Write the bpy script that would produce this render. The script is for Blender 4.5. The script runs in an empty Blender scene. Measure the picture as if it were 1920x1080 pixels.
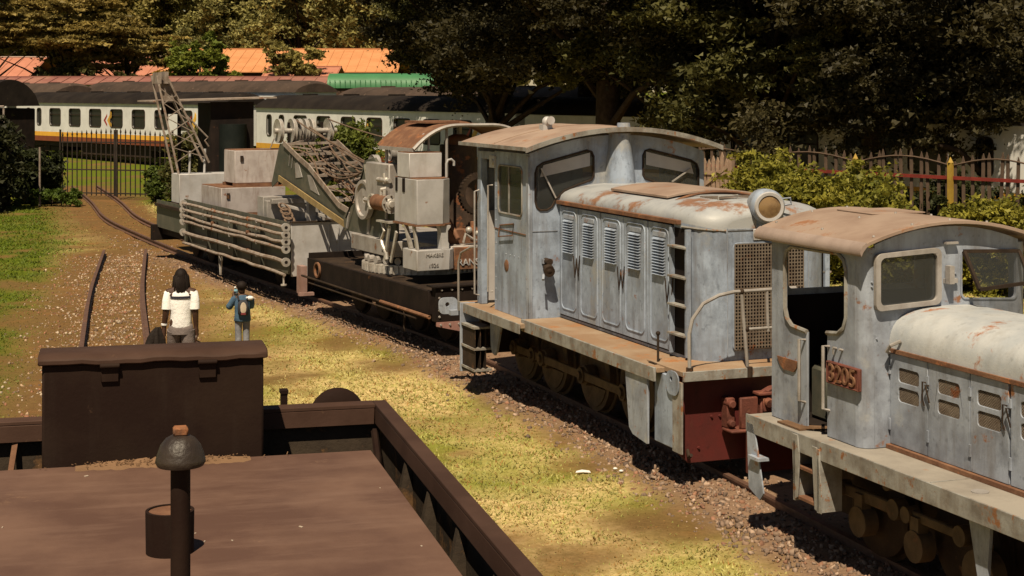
import bpy, bmesh, math, random
import numpy as np
from mathutils import Vector, Matrix
from mathutils.geometry import tessellate_polygon
R = math.radians
scene = bpy.context.scene
C = scene.collection
rng = np.random.default_rng(7)
random.seed(7)

# ------------------------------------------------------------------ camera, sky, sun, exposure
cam_d = bpy.data.cameras.new('camera'); cam = bpy.data.objects.new('camera', cam_d); C.objects.link(cam)
cam.location = (0, 0, 4.35); cam.rotation_euler = (R(90), 0, 0)
cam_d.sensor_width = 36; cam_d.lens = 56.25; cam_d.shift_y = -0.19375
cam_d.clip_start = .1; cam_d.clip_end = 2000
scene.camera = cam
SUN_EL, SUN_AZ = R(58), R(11)          # light travels away from the camera, a little to the right
world = bpy.data.worlds.new('World'); scene.world = world; world.use_nodes = True
wn = world.node_tree.nodes; wl = world.node_tree.links
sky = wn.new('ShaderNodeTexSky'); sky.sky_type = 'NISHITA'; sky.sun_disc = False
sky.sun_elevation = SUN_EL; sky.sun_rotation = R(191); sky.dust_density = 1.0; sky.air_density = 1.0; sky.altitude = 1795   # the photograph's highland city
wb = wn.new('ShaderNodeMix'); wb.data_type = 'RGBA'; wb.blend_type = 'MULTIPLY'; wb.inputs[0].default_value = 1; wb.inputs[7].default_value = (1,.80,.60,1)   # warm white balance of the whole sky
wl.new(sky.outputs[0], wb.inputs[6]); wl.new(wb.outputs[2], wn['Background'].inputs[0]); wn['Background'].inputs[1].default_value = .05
sun_d = bpy.data.lights.new('sun', 'SUN'); sun_d.energy = 5.0; sun_d.angle = R(.5); sun_d.color = (1, .84, .60)
sun = bpy.data.objects.new('sun', sun_d); C.objects.link(sun); sun.location = (-5, -30, 50)
d = Vector((math.sin(SUN_AZ)*math.cos(SUN_EL), math.cos(SUN_AZ)*math.cos(SUN_EL), -math.sin(SUN_EL)))
sun.rotation_euler = d.to_track_quat('-Z', 'Y').to_euler()
scene.view_settings.view_transform = 'Standard'; scene.view_settings.look = 'None'
scene.view_settings.exposure = 0.5; scene.view_settings.gamma = 1

# ------------------------------------------------------------------ helpers
class MB:
    def __init__(s): s.v = []; s.f = []
    def add(s, vs, fs):
        n = len(s.v); s.v += [tuple(p) for p in vs]; s.f += [tuple(i+n for i in f) for f in fs]; return s
    def box(s, x0, x1, y0, y1, z0, z1):
        return s.add([(x0,y0,z0),(x1,y0,z0),(x1,y1,z0),(x0,y1,z0),(x0,y0,z1),(x1,y0,z1),(x1,y1,z1),(x0,y1,z1)],
                     [(0,3,2,1),(4,5,6,7),(0,1,5,4),(1,2,6,5),(2,3,7,6),(3,0,4,7)])
    def bar(s, p0, p1, w, h, up=(0,0,1)):
        p0 = Vector(p0); p1 = Vector(p1); d = (p1-p0).normalized(); u = Vector(up)
        if abs(d.dot(u)) > .98: u = Vector((1,0,0))
        a = d.cross(u).normalized()*w/2; b = a.cross(d).normalized()*h/2
        vs = [p+i*a+j*b for p in (p0,p1) for i,j in ((-1,-1),(1,-1),(1,1),(-1,1))]
        return s.add(vs, [(0,1,2,3),(7,6,5,4),(0,4,5,1),(1,5,6,2),(2,6,7,3),(3,7,4,0)])
    def cyl(s, p0, p1, r0, r1=None, n=14, caps=True):
        r1 = r0 if r1 is None else r1
        p0 = Vector(p0); p1 = Vector(p1); d = (p1-p0).normalized(); u = Vector((0,0,1)) if abs(d.z) < .9 else Vector((1,0,0))
        a = d.cross(u).normalized(); b = d.cross(a)
        vs = [p+(a*math.cos(t)+b*math.sin(t))*r for p,r in ((p0,r0),(p1,r1)) for t in (2*math.pi*k/n for k in range(n))]
        fs = [(k,(k+1)%n,n+(k+1)%n,n+k) for k in range(n)]
        if caps: fs += [tuple(range(n-1,-1,-1)), tuple(range(n,2*n))]
        return s.add(vs, fs)
    def tube(s, pts, r, n=6):
        P = [Vector(p) for p in pts]; m = len(P); vs = []; prev = None
        for i,p in enumerate(P):
            d = (P[min(i+1,m-1)]-P[max(i-1,0)]).normalized()
            if prev is None:
                u = Vector((0,0,1)) if abs(d.z) < .9 else Vector((1,0,0)); a = d.cross(u).normalized()
            else: a = (prev-d*prev.dot(d)).normalized()
            prev = a; b = d.cross(a); rr = r[i] if hasattr(r,'__len__') else r
            vs += [p+(a*math.cos(t)+b*math.sin(t))*rr for t in (2*math.pi*k/n for k in range(n))]
        fs = [(i*n+k,i*n+(k+1)%n,(i+1)*n+(k+1)%n,(i+1)*n+k) for i in range(m-1) for k in range(n)]
        fs += [tuple(range(n-1,-1,-1)), tuple(range((m-1)*n,m*n))]
        return s.add(vs, fs)
    def lathe(s, prof, o, axis='z', n=20):
        o = Vector(o); vs = []
        for r,h in prof:
            for k in range(n):
                t = 2*math.pi*k/n; a,b = r*math.cos(t), r*math.sin(t)
                vs.append(o+Vector({'z':(a,b,h),'y':(a,h,b),'x':(h,a,b)}[axis]))
        m = len(prof)
        fs = [(i*n+k,i*n+(k+1)%n,(i+1)*n+(k+1)%n,(i+1)*n+k) for i in range(m-1) for k in range(n)]
        if prof[0][0] > .02 and prof[-1][0] > .02: fs += [((m-1)*n+k,(m-1)*n+(k+1)%n,(k+1)%n,k) for k in range(n)]
        else: fs += [tuple(range(n)), tuple(range((m-1)*n,m*n))]
        return s.add(vs, fs)
    def plate(s, loops, axis, c0, c1):
        """extrude a polygon with holes; loops hold the two other coordinates in order"""
        fl = [p for l in loops for p in l]; N = len(fl)
        mk = {'x':lambda a,b,c:(c,a,b),'y':lambda a,b,c:(a,c,b),'z':lambda a,b,c:(a,b,c)}[axis]
        tri = tessellate_polygon([[Vector((a,b,0)) for a,b in l] for l in loops])
        vs = [mk(a,b,c0) for a,b in fl]+[mk(a,b,c1) for a,b in fl]
        fs = [tuple(t) for t in tri]+[tuple(N+i for i in reversed(t)) for t in tri]; k = 0
        for l in loops:
            n = len(l); fs += [(k+i,k+(i+1)%n,N+k+(i+1)%n,N+k+i) for i in range(n)]; k += n
        return s.add(vs, fs)
    def sphere(s, c, r, n=12, m=8, sc=(1,1,1)):
        c = Vector(c); vs = []
        for i in range(m+1):
            ph = math.pi*i/m; rr = max(math.sin(ph),.001)
            vs += [c+Vector((r*rr*math.cos(2*math.pi*k/n)*sc[0], r*rr*math.sin(2*math.pi*k/n)*sc[1], r*math.cos(ph)*sc[2])) for k in range(n)]
        return s.add(vs, [(i*n+k,(i+1)*n+k,(i+1)*n+(k+1)%n,i*n+(k+1)%n) for i in range(m) for k in range(n)])
    def loft(s, rings, closed=False, caps=True):
        n = len(rings[0]); vs = [p for r in rings for p in r]; K = n if closed else n-1
        fs = [(i*n+k,i*n+(k+1)%n,(i+1)*n+(k+1)%n,(i+1)*n+k) for i in range(len(rings)-1) for k in range(K)]
        if caps: fs += [tuple(range(n-1,-1,-1)), tuple(range((len(rings)-1)*n,len(rings)*n))]
        return s.add(vs, fs)
    def mesh(s, name):
        me = bpy.data.meshes.new(name); me.from_pydata(s.v, [], s.f)
        bm = bmesh.new(); bm.from_mesh(me); bmesh.ops.recalc_face_normals(bm, faces=bm.faces); bm.to_mesh(me); bm.free()
        return me

def rrect(x0, x1, y0, y1, r, n=4):
    P = []
    for cx,cy,a in ((x1-r,y1-r,0),(x0+r,y1-r,90),(x0+r,y0+r,180),(x1-r,y0+r,270)):
        P += [(cx+r*math.cos(R(a+90*k/n)), cy+r*math.sin(R(a+90*k/n))) for k in range(n+1)]
    return P
SPLIT = {'canopy_post','socket','wiper','strap','stile','panel_rib','rib','collar','base_rail','rung_mark','patch_plate','hook','grab_rail','tread_grid','gauge_glass','rod','fleece_collar','nose_seam','hinge','brace_strut','timber_beam','stanchion','head_cheek','roof_edge','seam','board_plate','drain_cock','latch'}
def pieces(mb):
    # connected pieces of a builder, each as a builder of its own
    par = list(range(len(mb.v)))
    def find(i):
        while par[i] != i: par[i] = par[par[i]]; i = par[i]
        return i
    for f in mb.f:
        for j in f[1:]: par[find(j)] = find(f[0])
    out = {}
    for f in mb.f: out.setdefault(find(f[0]),[]).append(f)
    res = []
    for fs in out.values():
        m_ = MB(); ids = sorted({i for f in fs for i in f}); mp = {i:k for k,i in enumerate(ids)}
        m_.v = [mb.v[i] for i in ids]; m_.f = [tuple(mp[i] for i in f) for f in fs]; res.append(m_)
    return res
def obj(name, mb, mat, parent=None, bevel=0, smooth=None, loc=None):
    if name in SPLIT and isinstance(mb, MB):
        ps = pieces(mb)
        if len(ps) > 1: return [obj(name, p_.mesh(name), mat, parent, bevel, smooth, loc) for p_ in ps][0]
    me = mb.mesh(name) if isinstance(mb, MB) else mb
    if mat is not None and not me.materials: me.materials.append(mat)
    if smooth is None: smooth = 35
    if smooth:
        me.shade_smooth(); me.set_sharp_from_angle(angle=R(smooth))
    o = bpy.data.objects.new(name, me); C.objects.link(o); o.parent = parent
    if loc: o.location = loc
    if name in ('rivet','bolt','stud','pink_rivet'): o['kind'] = 'stuff'
    if bevel:
        m = o.modifiers.new('bevel','BEVEL'); m.width = bevel; m.segments = 1; m.limit_method = 'ANGLE'; m.angle_limit = R(40)
    return o
def tag(o, label=None, cat=None, group=None, kind=None):
    if label: o['label'] = label
    if cat: o['category'] = cat
    if group: o['group'] = group
    if kind: o['kind'] = kind
    return o
def thing(name, label, cat, loc=(0,0,0), rz=0, group=None):
    o = bpy.data.objects.new(name, None); C.objects.link(o); o.location = loc; o.rotation_euler = (0,0,rz)
    o.empty_display_size = .3
    return tag(o, label, cat, group)
def shared(src, parent, loc=(0,0,0), rot=(0,0,0), scale=None):
    c = src.copy(); C.objects.link(c); c.parent = parent; c.location = loc; c.rotation_euler = rot
    if scale: c.scale = scale
    return c
def copy_tree(o, parent=None):
    c = o.copy(); C.objects.link(c); c.parent = parent
    for ch in o.children: copy_tree(ch, c)
    return c
def text(name, s, size, depth, mat, parent, origin, ax, up, align='CENTER'):
    cu = bpy.data.curves.new(name,'FONT'); cu.body = s; cu.size = size; cu.extrude = depth; cu.align_x = align; cu.align_y = 'CENTER'; cu.resolution_u = 3
    t = bpy.data.objects.new(name, cu); C.objects.link(t)
    me = bpy.data.meshes.new_from_object(t); bpy.data.objects.remove(t); bpy.data.curves.remove(cu)
    X = Vector(ax).normalized(); Y = Vector(up).normalized(); Z = X.cross(Y)
    Mx = Matrix((X,Y,Z)).transposed().to_4x4(); Mx.translation = Vector(origin); me.transform(Mx)
    me.materials.clear(); me.materials.append(mat)
    return obj(name, me, mat, parent, smooth=0)
def np_mesh(name, V, F, tint=None):
    """V (n,3), F (m,k) -> mesh; tint (n,3) point colour of the material itself"""
    me = bpy.data.meshes.new(name); n,(m,k) = len(V),F.shape
    me.vertices.add(n); me.vertices.foreach_set('co', np.ascontiguousarray(V,dtype=np.float32).ravel())
    me.loops.add(m*k); me.loops.foreach_set('vertex_index', np.ascontiguousarray(F,dtype=np.int32).ravel())
    me.polygons.add(m); me.polygons.foreach_set('loop_start', np.arange(0,m*k,k,dtype=np.int32))
    me.update(calc_edges=True); me.validate()
    if tint is not None:
        a = me.color_attributes.new('tint','FLOAT_COLOR','POINT')
        a.data.foreach_set('color', np.c_[tint,np.ones(n)].astype(np.float32).ravel())
    return me

# ------------------------------------------------------------------ materials
def nodes(name):
    m = bpy.data.materials.new(name); m.use_nodes = True; nt = m.node_tree
    return m, nt.nodes, nt.links, nt.nodes['Principled BSDF']
def noise(N, L, co, scale, detail=6, rough=.6, stretch=None):
    t = N.new('ShaderNodeTexNoise'); t.inputs['Scale'].default_value = scale; t.inputs['Detail'].default_value = detail; t.inputs['Roughness'].default_value = rough
    if stretch:
        mp = N.new('ShaderNodeMapping'); mp.inputs['Scale'].default_value = stretch; L.new(co, mp.inputs[0]); co = mp.outputs[0]
    L.new(co, t.inputs['Vector']); return t.outputs['Fac']
def ramp(N, L, fac, a, b):
    r = N.new('ShaderNodeMapRange'); r.inputs[1].default_value = a; r.inputs[2].default_value = b; r.clamp = True
    L.new(fac, r.inputs[0]); return r.outputs[0]
def mix(N, L, fac, a, b, mode='MIX'):
    x = N.new('ShaderNodeMix'); x.data_type = 'RGBA'; x.blend_type = mode
    for s,v in ((x.inputs[0],fac),(x.inputs[6],a),(x.inputs[7],b)):
        if isinstance(v,(int,float)): s.default_value = v
        elif isinstance(v,tuple): s.default_value = (*v,1)
        else: L.new(v, s)
    return x.outputs[2]
def worn(name, c, c2=None, rough=.6, metal=0, scale=2.2, streak=.5, streakc=None, rust=0, rustc=(.17,.065,.03), rscale=3.5, bump=.15, bscale=40, vary=.12, spots=0, sst=(1,1,.16), grime=0):
    m,N,L,B = nodes(name); c2 = c2 or tuple(x*.6 for x in c); streakc = streakc or tuple(x*.5 for x in c)
    co = N.new('ShaderNodeTexCoord').outputs['Object']
    n1 = noise(N,L,co,scale,9,.62); col = mix(N,L,ramp(N,L,n1,.42,.66),c,c2)
    if streak:
        n2 = noise(N,L,co,5.5,6,.65,sst); f = N.new('ShaderNodeMath'); f.operation = 'MULTIPLY'; f.inputs[1].default_value = streak
        L.new(ramp(N,L,n2,.5,.72), f.inputs[0]); col = mix(N,L,f.outputs[0],col,streakc)
    if grime:   # blotchy old dirt and faded patches with shapes of their own
        g1 = noise(N,L,co,1.1,10,.72); g2 = noise(N,L,co,3.4,9,.75,(1,1,.45)); f5 = N.new('ShaderNodeMath'); f5.operation = 'MULTIPLY'; f5.inputs[1].default_value = grime
        L.new(ramp(N,L,g2,.52,.68), f5.inputs[0]); col = mix(N,L,f5.outputs[0],col,tuple(x*.33 for x in c)); col = mix(N,L,ramp(N,L,g1,.55,.75),col,(.40,.395,.37))
    if spots:
        n4 = noise(N,L,co,14,4,.5); f4 = N.new('ShaderNodeMath'); f4.operation = 'MULTIPLY'; f4.inputs[1].default_value = spots
        L.new(ramp(N,L,n4,.62,.7), f4.inputs[0]); col = mix(N,L,f4.outputs[0],col,tuple(x*.35 for x in c))
    if rust:
        n3 = noise(N,L,co,rscale,10,.7); f3 = ramp(N,L,n3,.68-.36*rust,.74-.36*rust); n5 = noise(N,L,co,22,6,.6)
        rc = mix(N,L,n5,tuple(x*.7 for x in rustc),tuple(min(1,x*1.5) for x in rustc)); col = mix(N,L,f3,col,rc)
    oi = N.new('ShaderNodeObjectInfo'); hv = N.new('ShaderNodeHueSaturation'); hv.inputs['Hue'].default_value = .5
    vr = N.new('ShaderNodeMapRange'); vr.inputs[3].default_value = 1-vary; vr.inputs[4].default_value = 1+vary*.6; L.new(oi.outputs['Random'], vr.inputs[0])
    L.new(vr.outputs[0], hv.inputs['Value']); L.new(col, hv.inputs['Color']); L.new(hv.outputs[0], B.inputs['Base Color'])
    rr = N.new('ShaderNodeMapRange'); rr.inputs[3].default_value = rough-.12; rr.inputs[4].default_value = min(1,rough+.2); L.new(n1, rr.inputs[0]); L.new(rr.outputs[0], B.inputs['Roughness'])
    B.inputs['Metallic'].default_value = metal; B.inputs['Specular IOR Level'].default_value = .4 if rough < .6 else (.25 if max(c) > .05 else .12)
    if bump:
        bp = N.new('ShaderNodeBump'); bp.inputs['Strength'].default_value = bump; bp.inputs['Distance'].default_value = .02
        L.new(noise(N,L,co,bscale,6,.6), bp.inputs['Height'])
        b2 = N.new('ShaderNodeBump'); b2.inputs['Strength'].default_value = bump*.9; b2.inputs['Distance'].default_value = .06   # dents in the sheet
        L.new(noise(N,L,co,1.6,2,.5), b2.inputs['Height']); L.new(bp.outputs[0], b2.inputs['Normal']); L.new(b2.outputs[0], B.inputs['Normal'])
    return m
def leafmat(name, trans=.35):
    m,N,L,B = nodes(name); at = N.new('ShaderNodeAttribute'); at.attribute_name = 'tint'
    L.new(at.outputs['Color'], B.inputs['Base Color']); B.inputs['Roughness'].default_value = .6; B.inputs['Specular IOR Level'].default_value = .25
    tr = N.new('ShaderNodeBsdfTranslucent'); L.new(at.outputs['Color'], tr.inputs[0])
    mx = N.new('ShaderNodeMixShader'); mx.inputs[0].default_value = trans
    L.new(B.outputs[0], mx.inputs[1]); L.new(tr.outputs[0], mx.inputs[2]); L.new(mx.outputs[0], N['Material Output'].inputs[0]); return m
def glass(name, c=(.02,.02,.018), rough=.08, alpha=1.0):
    m,N,L,B = nodes(name); B.inputs['Base Color'].default_value = (*c,1); B.inputs['Roughness'].default_value = rough
    B.inputs['Alpha'].default_value = alpha; co = N.new('ShaderNodeTexCoord').outputs['Object']
    L.new(ramp(N,L,noise(N,L,co,6,6),-.6,2.6), B.inputs['Roughness']); return m

PAINT  = worn('pale_blue_paint',(.285,.34,.44),(.15,.175,.225),.5,0,2.2,.75,(.115,.11,.115),.17,(.19,.085,.04),bump=.1,spots=.5,grime=.6)
PAINT2 = worn('grey_blue_paint',(.295,.33,.40),(.165,.18,.22),.5,0,2.4,.7,(.13,.12,.12),.2,(.20,.09,.045),bump=.1,spots=.45,grime=.55)
HOODTOP= worn('pale_hood_top_paint',(.35,.36,.375),(.24,.255,.28),.5,0,2.6,0,None,.42,(.21,.11,.065),1.3,bump=.1)  # paler than the paint on the hood sides
HOOD2T = worn('pale_bonnet_paint',(.38,.39,.40),(.28,.30,.325),.5,0,2.2,.45,(.22,.21,.20),.25,(.25,.115,.065),2.6,bump=.12,spots=.3)  # paler than the paint on the bonnet sides
ROOFR  = worn('brown_roof_paint',(.305,.225,.178),(.22,.15,.115),.7,0,1.6,0,None,.25,(.24,.115,.06),2,bump=.1)
BOARD  = worn('rusty_walkway',(.25,.16,.098),(.32,.245,.175),.75,0,1.2,0,None,.35,(.28,.13,.055),2,bump=.2)
BOARD2 = worn('grey_walkway',(.27,.245,.215),(.19,.17,.15),.65,0,1.6,0,None,.22,(.24,.11,.05),3,bump=.15)
EDGE   = worn('chipped_edge_paint',(.265,.262,.25),(.14,.125,.11),.6,0,5,.7,(.14,.10,.07),.3,(.2,.09,.04),8,bump=.15)
REDBEAM= worn('dull_red_paint',(.095,.016,.014),(.06,.013,.011),.55,0,2,.4,(.05,.014,.012),.1,(.13,.05,.03),bump=.1,spots=.4)
BLACK  = worn('sooty_black_paint',(.010,.007,.006),(.018,.012,.010),.75,0,3,.4,(.028,.018,.014),.1,(.10,.045,.02),bump=.12)
DARKST = worn('dark_greasy_steel',(.026,.018,.014),(.048,.032,.022),.7,0,4,.3,None,.2,(.10,.05,.025),bump=.2)
WHEELM = worn('dusty_wheel_steel',(.095,.064,.036),(.055,.037,.022),.7,0,5,0,None,.25,(.10,.055,.03),bump=.2)
RUST   = worn('rusty_steel',(.13,.062,.036),(.20,.105,.06),.8,0,5,.3,None,.3,(.22,.09,.04),bump=.3)
RUSTRED= worn('red_rust_casting',(.15,.05,.035),(.09,.032,.024),.7,0,6,0,None,.3,(.2,.09,.05),bump=.3)
SILVER = worn('silver_paint',(.46,.45,.46),(.34,.33,.33),.45,.15,2.2,.35,(.27,.22,.18),.1,(.2,.1,.05),bump=.07)
SILVERD= worn('aged_silver_paint',(.33,.31,.30),(.22,.20,.185),.5,.15,3,.5,(.15,.11,.09),.18,(.17,.08,.045),bump=.15)
STEELP = worn('pale_machined_steel',(.50,.47,.44),(.30,.27,.24),.4,.4,6,.2,None,.1,bump=.15)
GREEN  = worn('dark_green_plate',(.060,.062,.050),(.10,.092,.07),.5,0,4,.5,(.04,.038,.032),.14,(.12,.06,.035),bump=.12)
CABLE  = worn('brown_wire_rope',(.10,.065,.045),(.18,.125,.09),.8,0,20,0,None,0,bump=.2)
LATT   = worn('rusting_lattice_steel',(.27,.225,.195),(.165,.12,.092),.7,0,6,.3,None,.25,bump=.2)
MESHM  = worn('brown_wire_mesh',(.19,.155,.125),(.12,.09,.07),.6,.2,8,0,None,.2,bump=0)
GLASSM = glass('dusty_window_glass',(.055,.05,.042),.12)
GLASSC = glass('clear_grimy_glass',(.035,.037,.036),.1,.5)
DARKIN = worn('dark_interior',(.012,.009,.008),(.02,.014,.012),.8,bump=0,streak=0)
PALEGREY  = worn('pale_grey_board',(.40,.38,.38),(.32,.3,.3),.7,streak=.2,bump=0)  # lining grey; also carries the light of the upper cab panes
LENS   = worn('brown_lens',(.21,.135,.065),(.11,.065,.035),.12,0,9,0,None,0,bump=0)
DECK   = worn('brown_black_deck',(.092,.049,.036),(.145,.083,.060),.66,0,1.3,.55,(.172,.104,.078),.17,(.155,.09,.058),1.6,bump=.06,bscale=90,sst=(.28,1.3,1))
LIDM = worn('brown_lid_paint',(.048,.026,.019),(.068,.038,.028),.62,0,2,0,None,.1,(.12,.07,.04),bump=.08)
DOMEM = worn('oily_black_casting',(.022,.015,.012),(.04,.028,.02),.42,0,5,0,None,.16,(.30,.17,.07),7,bump=.25)
TENDER = worn('tender_black_paint',(.015,.007,.005),(.022,.012,.008),.72,0,2,.35,(.035,.024,.018),.06,(.09,.05,.028),bump=.1)
TENDERW= worn('flaking_tender_wall',(.05,.037,.026),(.024,.018,.015),.75,0,3,.4,None,.35,(.10,.055,.026),3,bump=.25)
STRAW  = worn('dry_litter',(.19,.11,.06),(.12,.068,.038),.9,bump=.4,streak=0)
RAILM  = worn('rusty_rail',(.15,.085,.06),(.10,.05,.035),.55,.3,8,0,None,.3,(.17,.08,.045),bump=.15)
WOODM  = worn('old_sleeper_wood',(.11,.07,.045),(.06,.04,.03),.85,streak=0,bump=.4)
PICKET = worn('weathered_picket_wood',(.32,.225,.165),(.2,.13,.095),.8,streak=.5,bump=.3)
# ------------------------------------------------------------------ ground, tracks
def ground_z(x, y):
    return np.clip((y-88)/60.,0,1)*1.1+np.clip((y-140)/80.,0,1)*1.6
# track centre lines (x,y) from near to far
TR1 = [(6.6,7.4),(5.84,9.31),(4.3,13.4),(3.55,15.7),(2.88,17.95),(1.75,21.0),(.56,24.1),(-.236,26.4),(-2.9,31.65),(-5.4,36.5),(-7.9,41.5),(-10.2,46.6),(-12.9,52.8),(-15.6,61.4),(-19.0,71.0)]
TR2 = [(.4,-2),(-.75,3.4),(-2.6,10.5),(-4.6,18.5),(-6.45,26),(-8.3,33.5),(-10.25,42.4)]
def resample(P, step):
    P = np.array(P,float); t = np.r_[0,np.cumsum(np.hypot(*np.diff(P,axis=0).T))]; s = np.arange(0,t[-1],step)
    k = np.linspace(0,t[-1],len(P)); 
    # smooth: cubic through points by repeated averaging
    q = np.c_[np.interp(s,t,P[:,0]),np.interp(s,t,P[:,1])]
    w = max(3,int(3.0/step)); pad = np.r_[[q[0]+(q[0]-q[1])*i for i in range(w,0,-1)],q,[q[-1]+(q[-1]-q[-2])*i for i in range(1,w+1)]]
    ker = np.ones(2*w+1)/(2*w+1)
    return np.c_[np.convolve(pad[:,0],ker,'valid'),np.convolve(pad[:,1],ker,'valid')]
tr1 = resample(TR1,.25); tr2 = resample(TR2,.25)
def side_dist(P, X, Y):
    """signed distance to a track centre line, + to the right going away"""
    D = np.full(X.shape,1e9); S = np.zeros(X.shape); dP = np.gradient(P,axis=0); dP /= np.hypot(*dP.T)[:,None]
    for i in range(0,len(P),2):
        dx,dy = X-P[i,0],Y-P[i,1]; r = np.hypot(dx,dy); m = r < D; D[m] = r[m]; S[m] = (dx*dP[i,1]-dy*dP[i,0])[m]
    return np.where(S < 0,-D,D)
def vnoise(X, Y, s, seed=0):
    r = np.random.default_rng(seed); G = r.random((64,64)); x = X/s; y = Y/s; i = np.floor(x).astype(int); j = np.floor(y).astype(int)
    fx = x-i; fy = y-j; fx = fx*fx*(3-2*fx); fy = fy*fy*(3-2*fy); g = lambda a,b: G[a%64,b%64]
    return (g(i,j)*(1-fx)+g(i+1,j)*fx)*(1-fy)+(g(i,j+1)*(1-fx)+g(i+1,j+1)*fx)*fy
def cover(X, Y):
    """0 bare soil .. 1 full grass, and ballast share"""
    s1 = side_dist(tr1,X,Y); s2 = side_dist(tr2,X,Y); n = .6*vnoise(X,Y,1.7,1)+.4*vnoise(X,Y,.6,2)
    near1 = np.clip((np.abs(s1)-.95-.6*n)/.4,.0,1)
    bal = np.clip((1.25+.6*n-np.abs(s1))/.4,0,1)*np.clip((44-Y)/6,0,1)
    w2 = .9+.7*n; near2 = np.clip((np.abs(s2)-w2)/.8,0,1)
    far_soil = np.maximum(np.clip((Y-30)/8,0,1)*np.clip((1.5+1.0*n-np.abs(s1+.7))/.8,0,1), .75*(s1 < 0)*(s2 > 0)*np.clip((Y-23)/6,0,1)*np.clip((3.4-s2)/1.6,0,1))
    g = np.minimum(near1,near2)*(1-.75*far_soil)
    g = g*np.clip((n-.22)/.25,.12,1)
    patch = np.clip((vnoise(X,Y,2.3,5)-.74)/.1,0,1)*(np.abs(s1) < 5)*.35
    for px_,py_,pr_ in ((1.5,16.1,.75),(-1.9,25.2,.7),(.9,18.6,.4),(2.3,13.6,.5)): patch = np.maximum(patch,np.clip(1.5-np.hypot((X-px_)*1.2,Y-py_)/pr_-.9*(n-.5),0,1))
    return np.clip(g*(1-.9*patch),0,1), bal*(Y < 70)
xs = np.unique(np.r_[-700,-400,-250,-160,-110,np.arange(-80,-30,4),np.arange(-30,14,.3),np.arange(14,40,2),60,110,200,400,700])
ys = np.unique(np.r_[-60,-30,-10,np.arange(0,60,.3),np.arange(60,110,1.5),np.arange(110,260,8),320,450,700,1000])
def ground_h(X, Y, b):
    fine = (X > -30)&(X < 14)&(Y > 0)&(Y < 60)
    return ground_z(X,Y)+np.where(fine,(vnoise(X,Y,.5,3)-.5)*.05+(vnoise(X,Y,2.,4)-.5)*.05,0)-.03+b*.06
GX,GY = np.meshgrid(xs,ys)
g_c,b_c = cover(GX.ravel(),GY.ravel()); g_c = g_c.reshape(GX.shape); b_c = b_c.reshape(GX.shape)
gz = ground_h(GX,GY,b_c)
nx,ny = len(xs),len(ys); idx = np.arange(nx*ny).reshape(ny,nx)
F = np.stack([idx[:-1,:-1],idx[:-1,1:],idx[1:,1:],idx[1:,:-1]],-1).reshape(-1,4)
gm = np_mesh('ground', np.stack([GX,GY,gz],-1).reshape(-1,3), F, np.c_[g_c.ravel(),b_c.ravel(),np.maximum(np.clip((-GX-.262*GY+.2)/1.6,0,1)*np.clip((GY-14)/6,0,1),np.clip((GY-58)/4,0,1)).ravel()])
m,N,L,B = nodes('grass_soil_ground'); at = N.new('ShaderNodeAttribute'); at.attribute_name = 'tint'
sep = N.new('ShaderNodeSeparateColor'); L.new(at.outputs['Color'],sep.inputs[0]); co = N.new('ShaderNodeTexCoord').outputs['Object']
nA = noise(N,L,co,1.1,8); nB = noise(N,L,co,9,8,.7); nC = noise(N,L,co,.35,4)
soil = mix(N,L,nB,(.066,.038,.015),(.155,.092,.036)); soil = mix(N,L,ramp(N,L,nA,.5,.7),soil,(.15,.075,.028))
gr = mix(N,L,ramp(N,L,nB,.35,.65),(.26,.20,.072),(.50,.385,.19)); gr = mix(N,L,ramp(N,L,nC,.45,.62),gr,(.16,.165,.028))
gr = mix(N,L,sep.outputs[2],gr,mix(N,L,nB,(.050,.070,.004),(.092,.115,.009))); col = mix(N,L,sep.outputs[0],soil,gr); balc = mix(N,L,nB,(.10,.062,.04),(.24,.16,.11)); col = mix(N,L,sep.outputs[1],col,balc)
col = mix(N,L,.75,col,mix(N,L,noise(N,L,co,28,5,.75),(.30,.28,.25),(1,1,1)),'OVERLAY'); L.new(col,B.inputs['Base Color']); B.inputs['Roughness'].default_value = .95; B.inputs['Specular IOR Level'].default_value = .1
bp = N.new('ShaderNodeBump'); bp.inputs['Strength'].default_value = .6; bp.inputs['Distance'].default_value = .05; L.new(noise(N,L,co,16,8,.7),bp.inputs['Height']); L.new(bp.outputs[0],B.inputs['Normal'])
tag(obj('ground',gm,m,smooth=0),kind='structure')
for p in gm.polygons: p.use_smooth = True

def rails(name, P, gauge, z, label, skip=0, sleepers=None):
    root = thing(name,label,'track'); root['kind'] = 'structure'; del root['category']
    dP = np.gradient(P,axis=0); dP /= np.hypot(*dP.T)[:,None]; nr = np.c_[dP[:,1],-dP[:,0]]
    prof = [(-.06,-.02),(-.06,0),(-.012,.015),(-.012,.08),(-.034,.09),(-.034,.118),(.034,.118),(.034,.09),(.012,.08),(.012,.015),(.06,0),(.06,-.02)]
    for sgn in (-1,1):
        rings = []
        for i in range(skip,len(P),2):
            c = P[i]+nr[i]*sgn*(gauge/2+.034); rings.append([(c[0]+nr[i][0]*a,c[1]+nr[i][1]*a,z+b) for a,b in prof])
        obj('rail',MB().loft(rings,True),RAILM,root)
    if sleepers:
        sl = None
        for i in range(skip,len(P),3):
            if P[i][1] > 40: break
            a = math.atan2(-dP[i][0],dP[i][1])
            if sl is None: sl = obj('sleeper',MB().box(-.95,.95,-.11,.11,-.1,.0),WOODM,root,smooth=0); sl.location = (*P[i],z-.0); sl.rotation_euler = (0,0,a)
            else: shared(sl,root,(*P[i],z-.0),(0,0,a))
    return root
rails('railway_track',tr1,1.0,.0,'rusty rails under the line of locomotives and wagons',0,True)
rails('railway_track',tr2,1.0,.02,'pair of rusty rails behind the black tender, ending in the soil')

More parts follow.
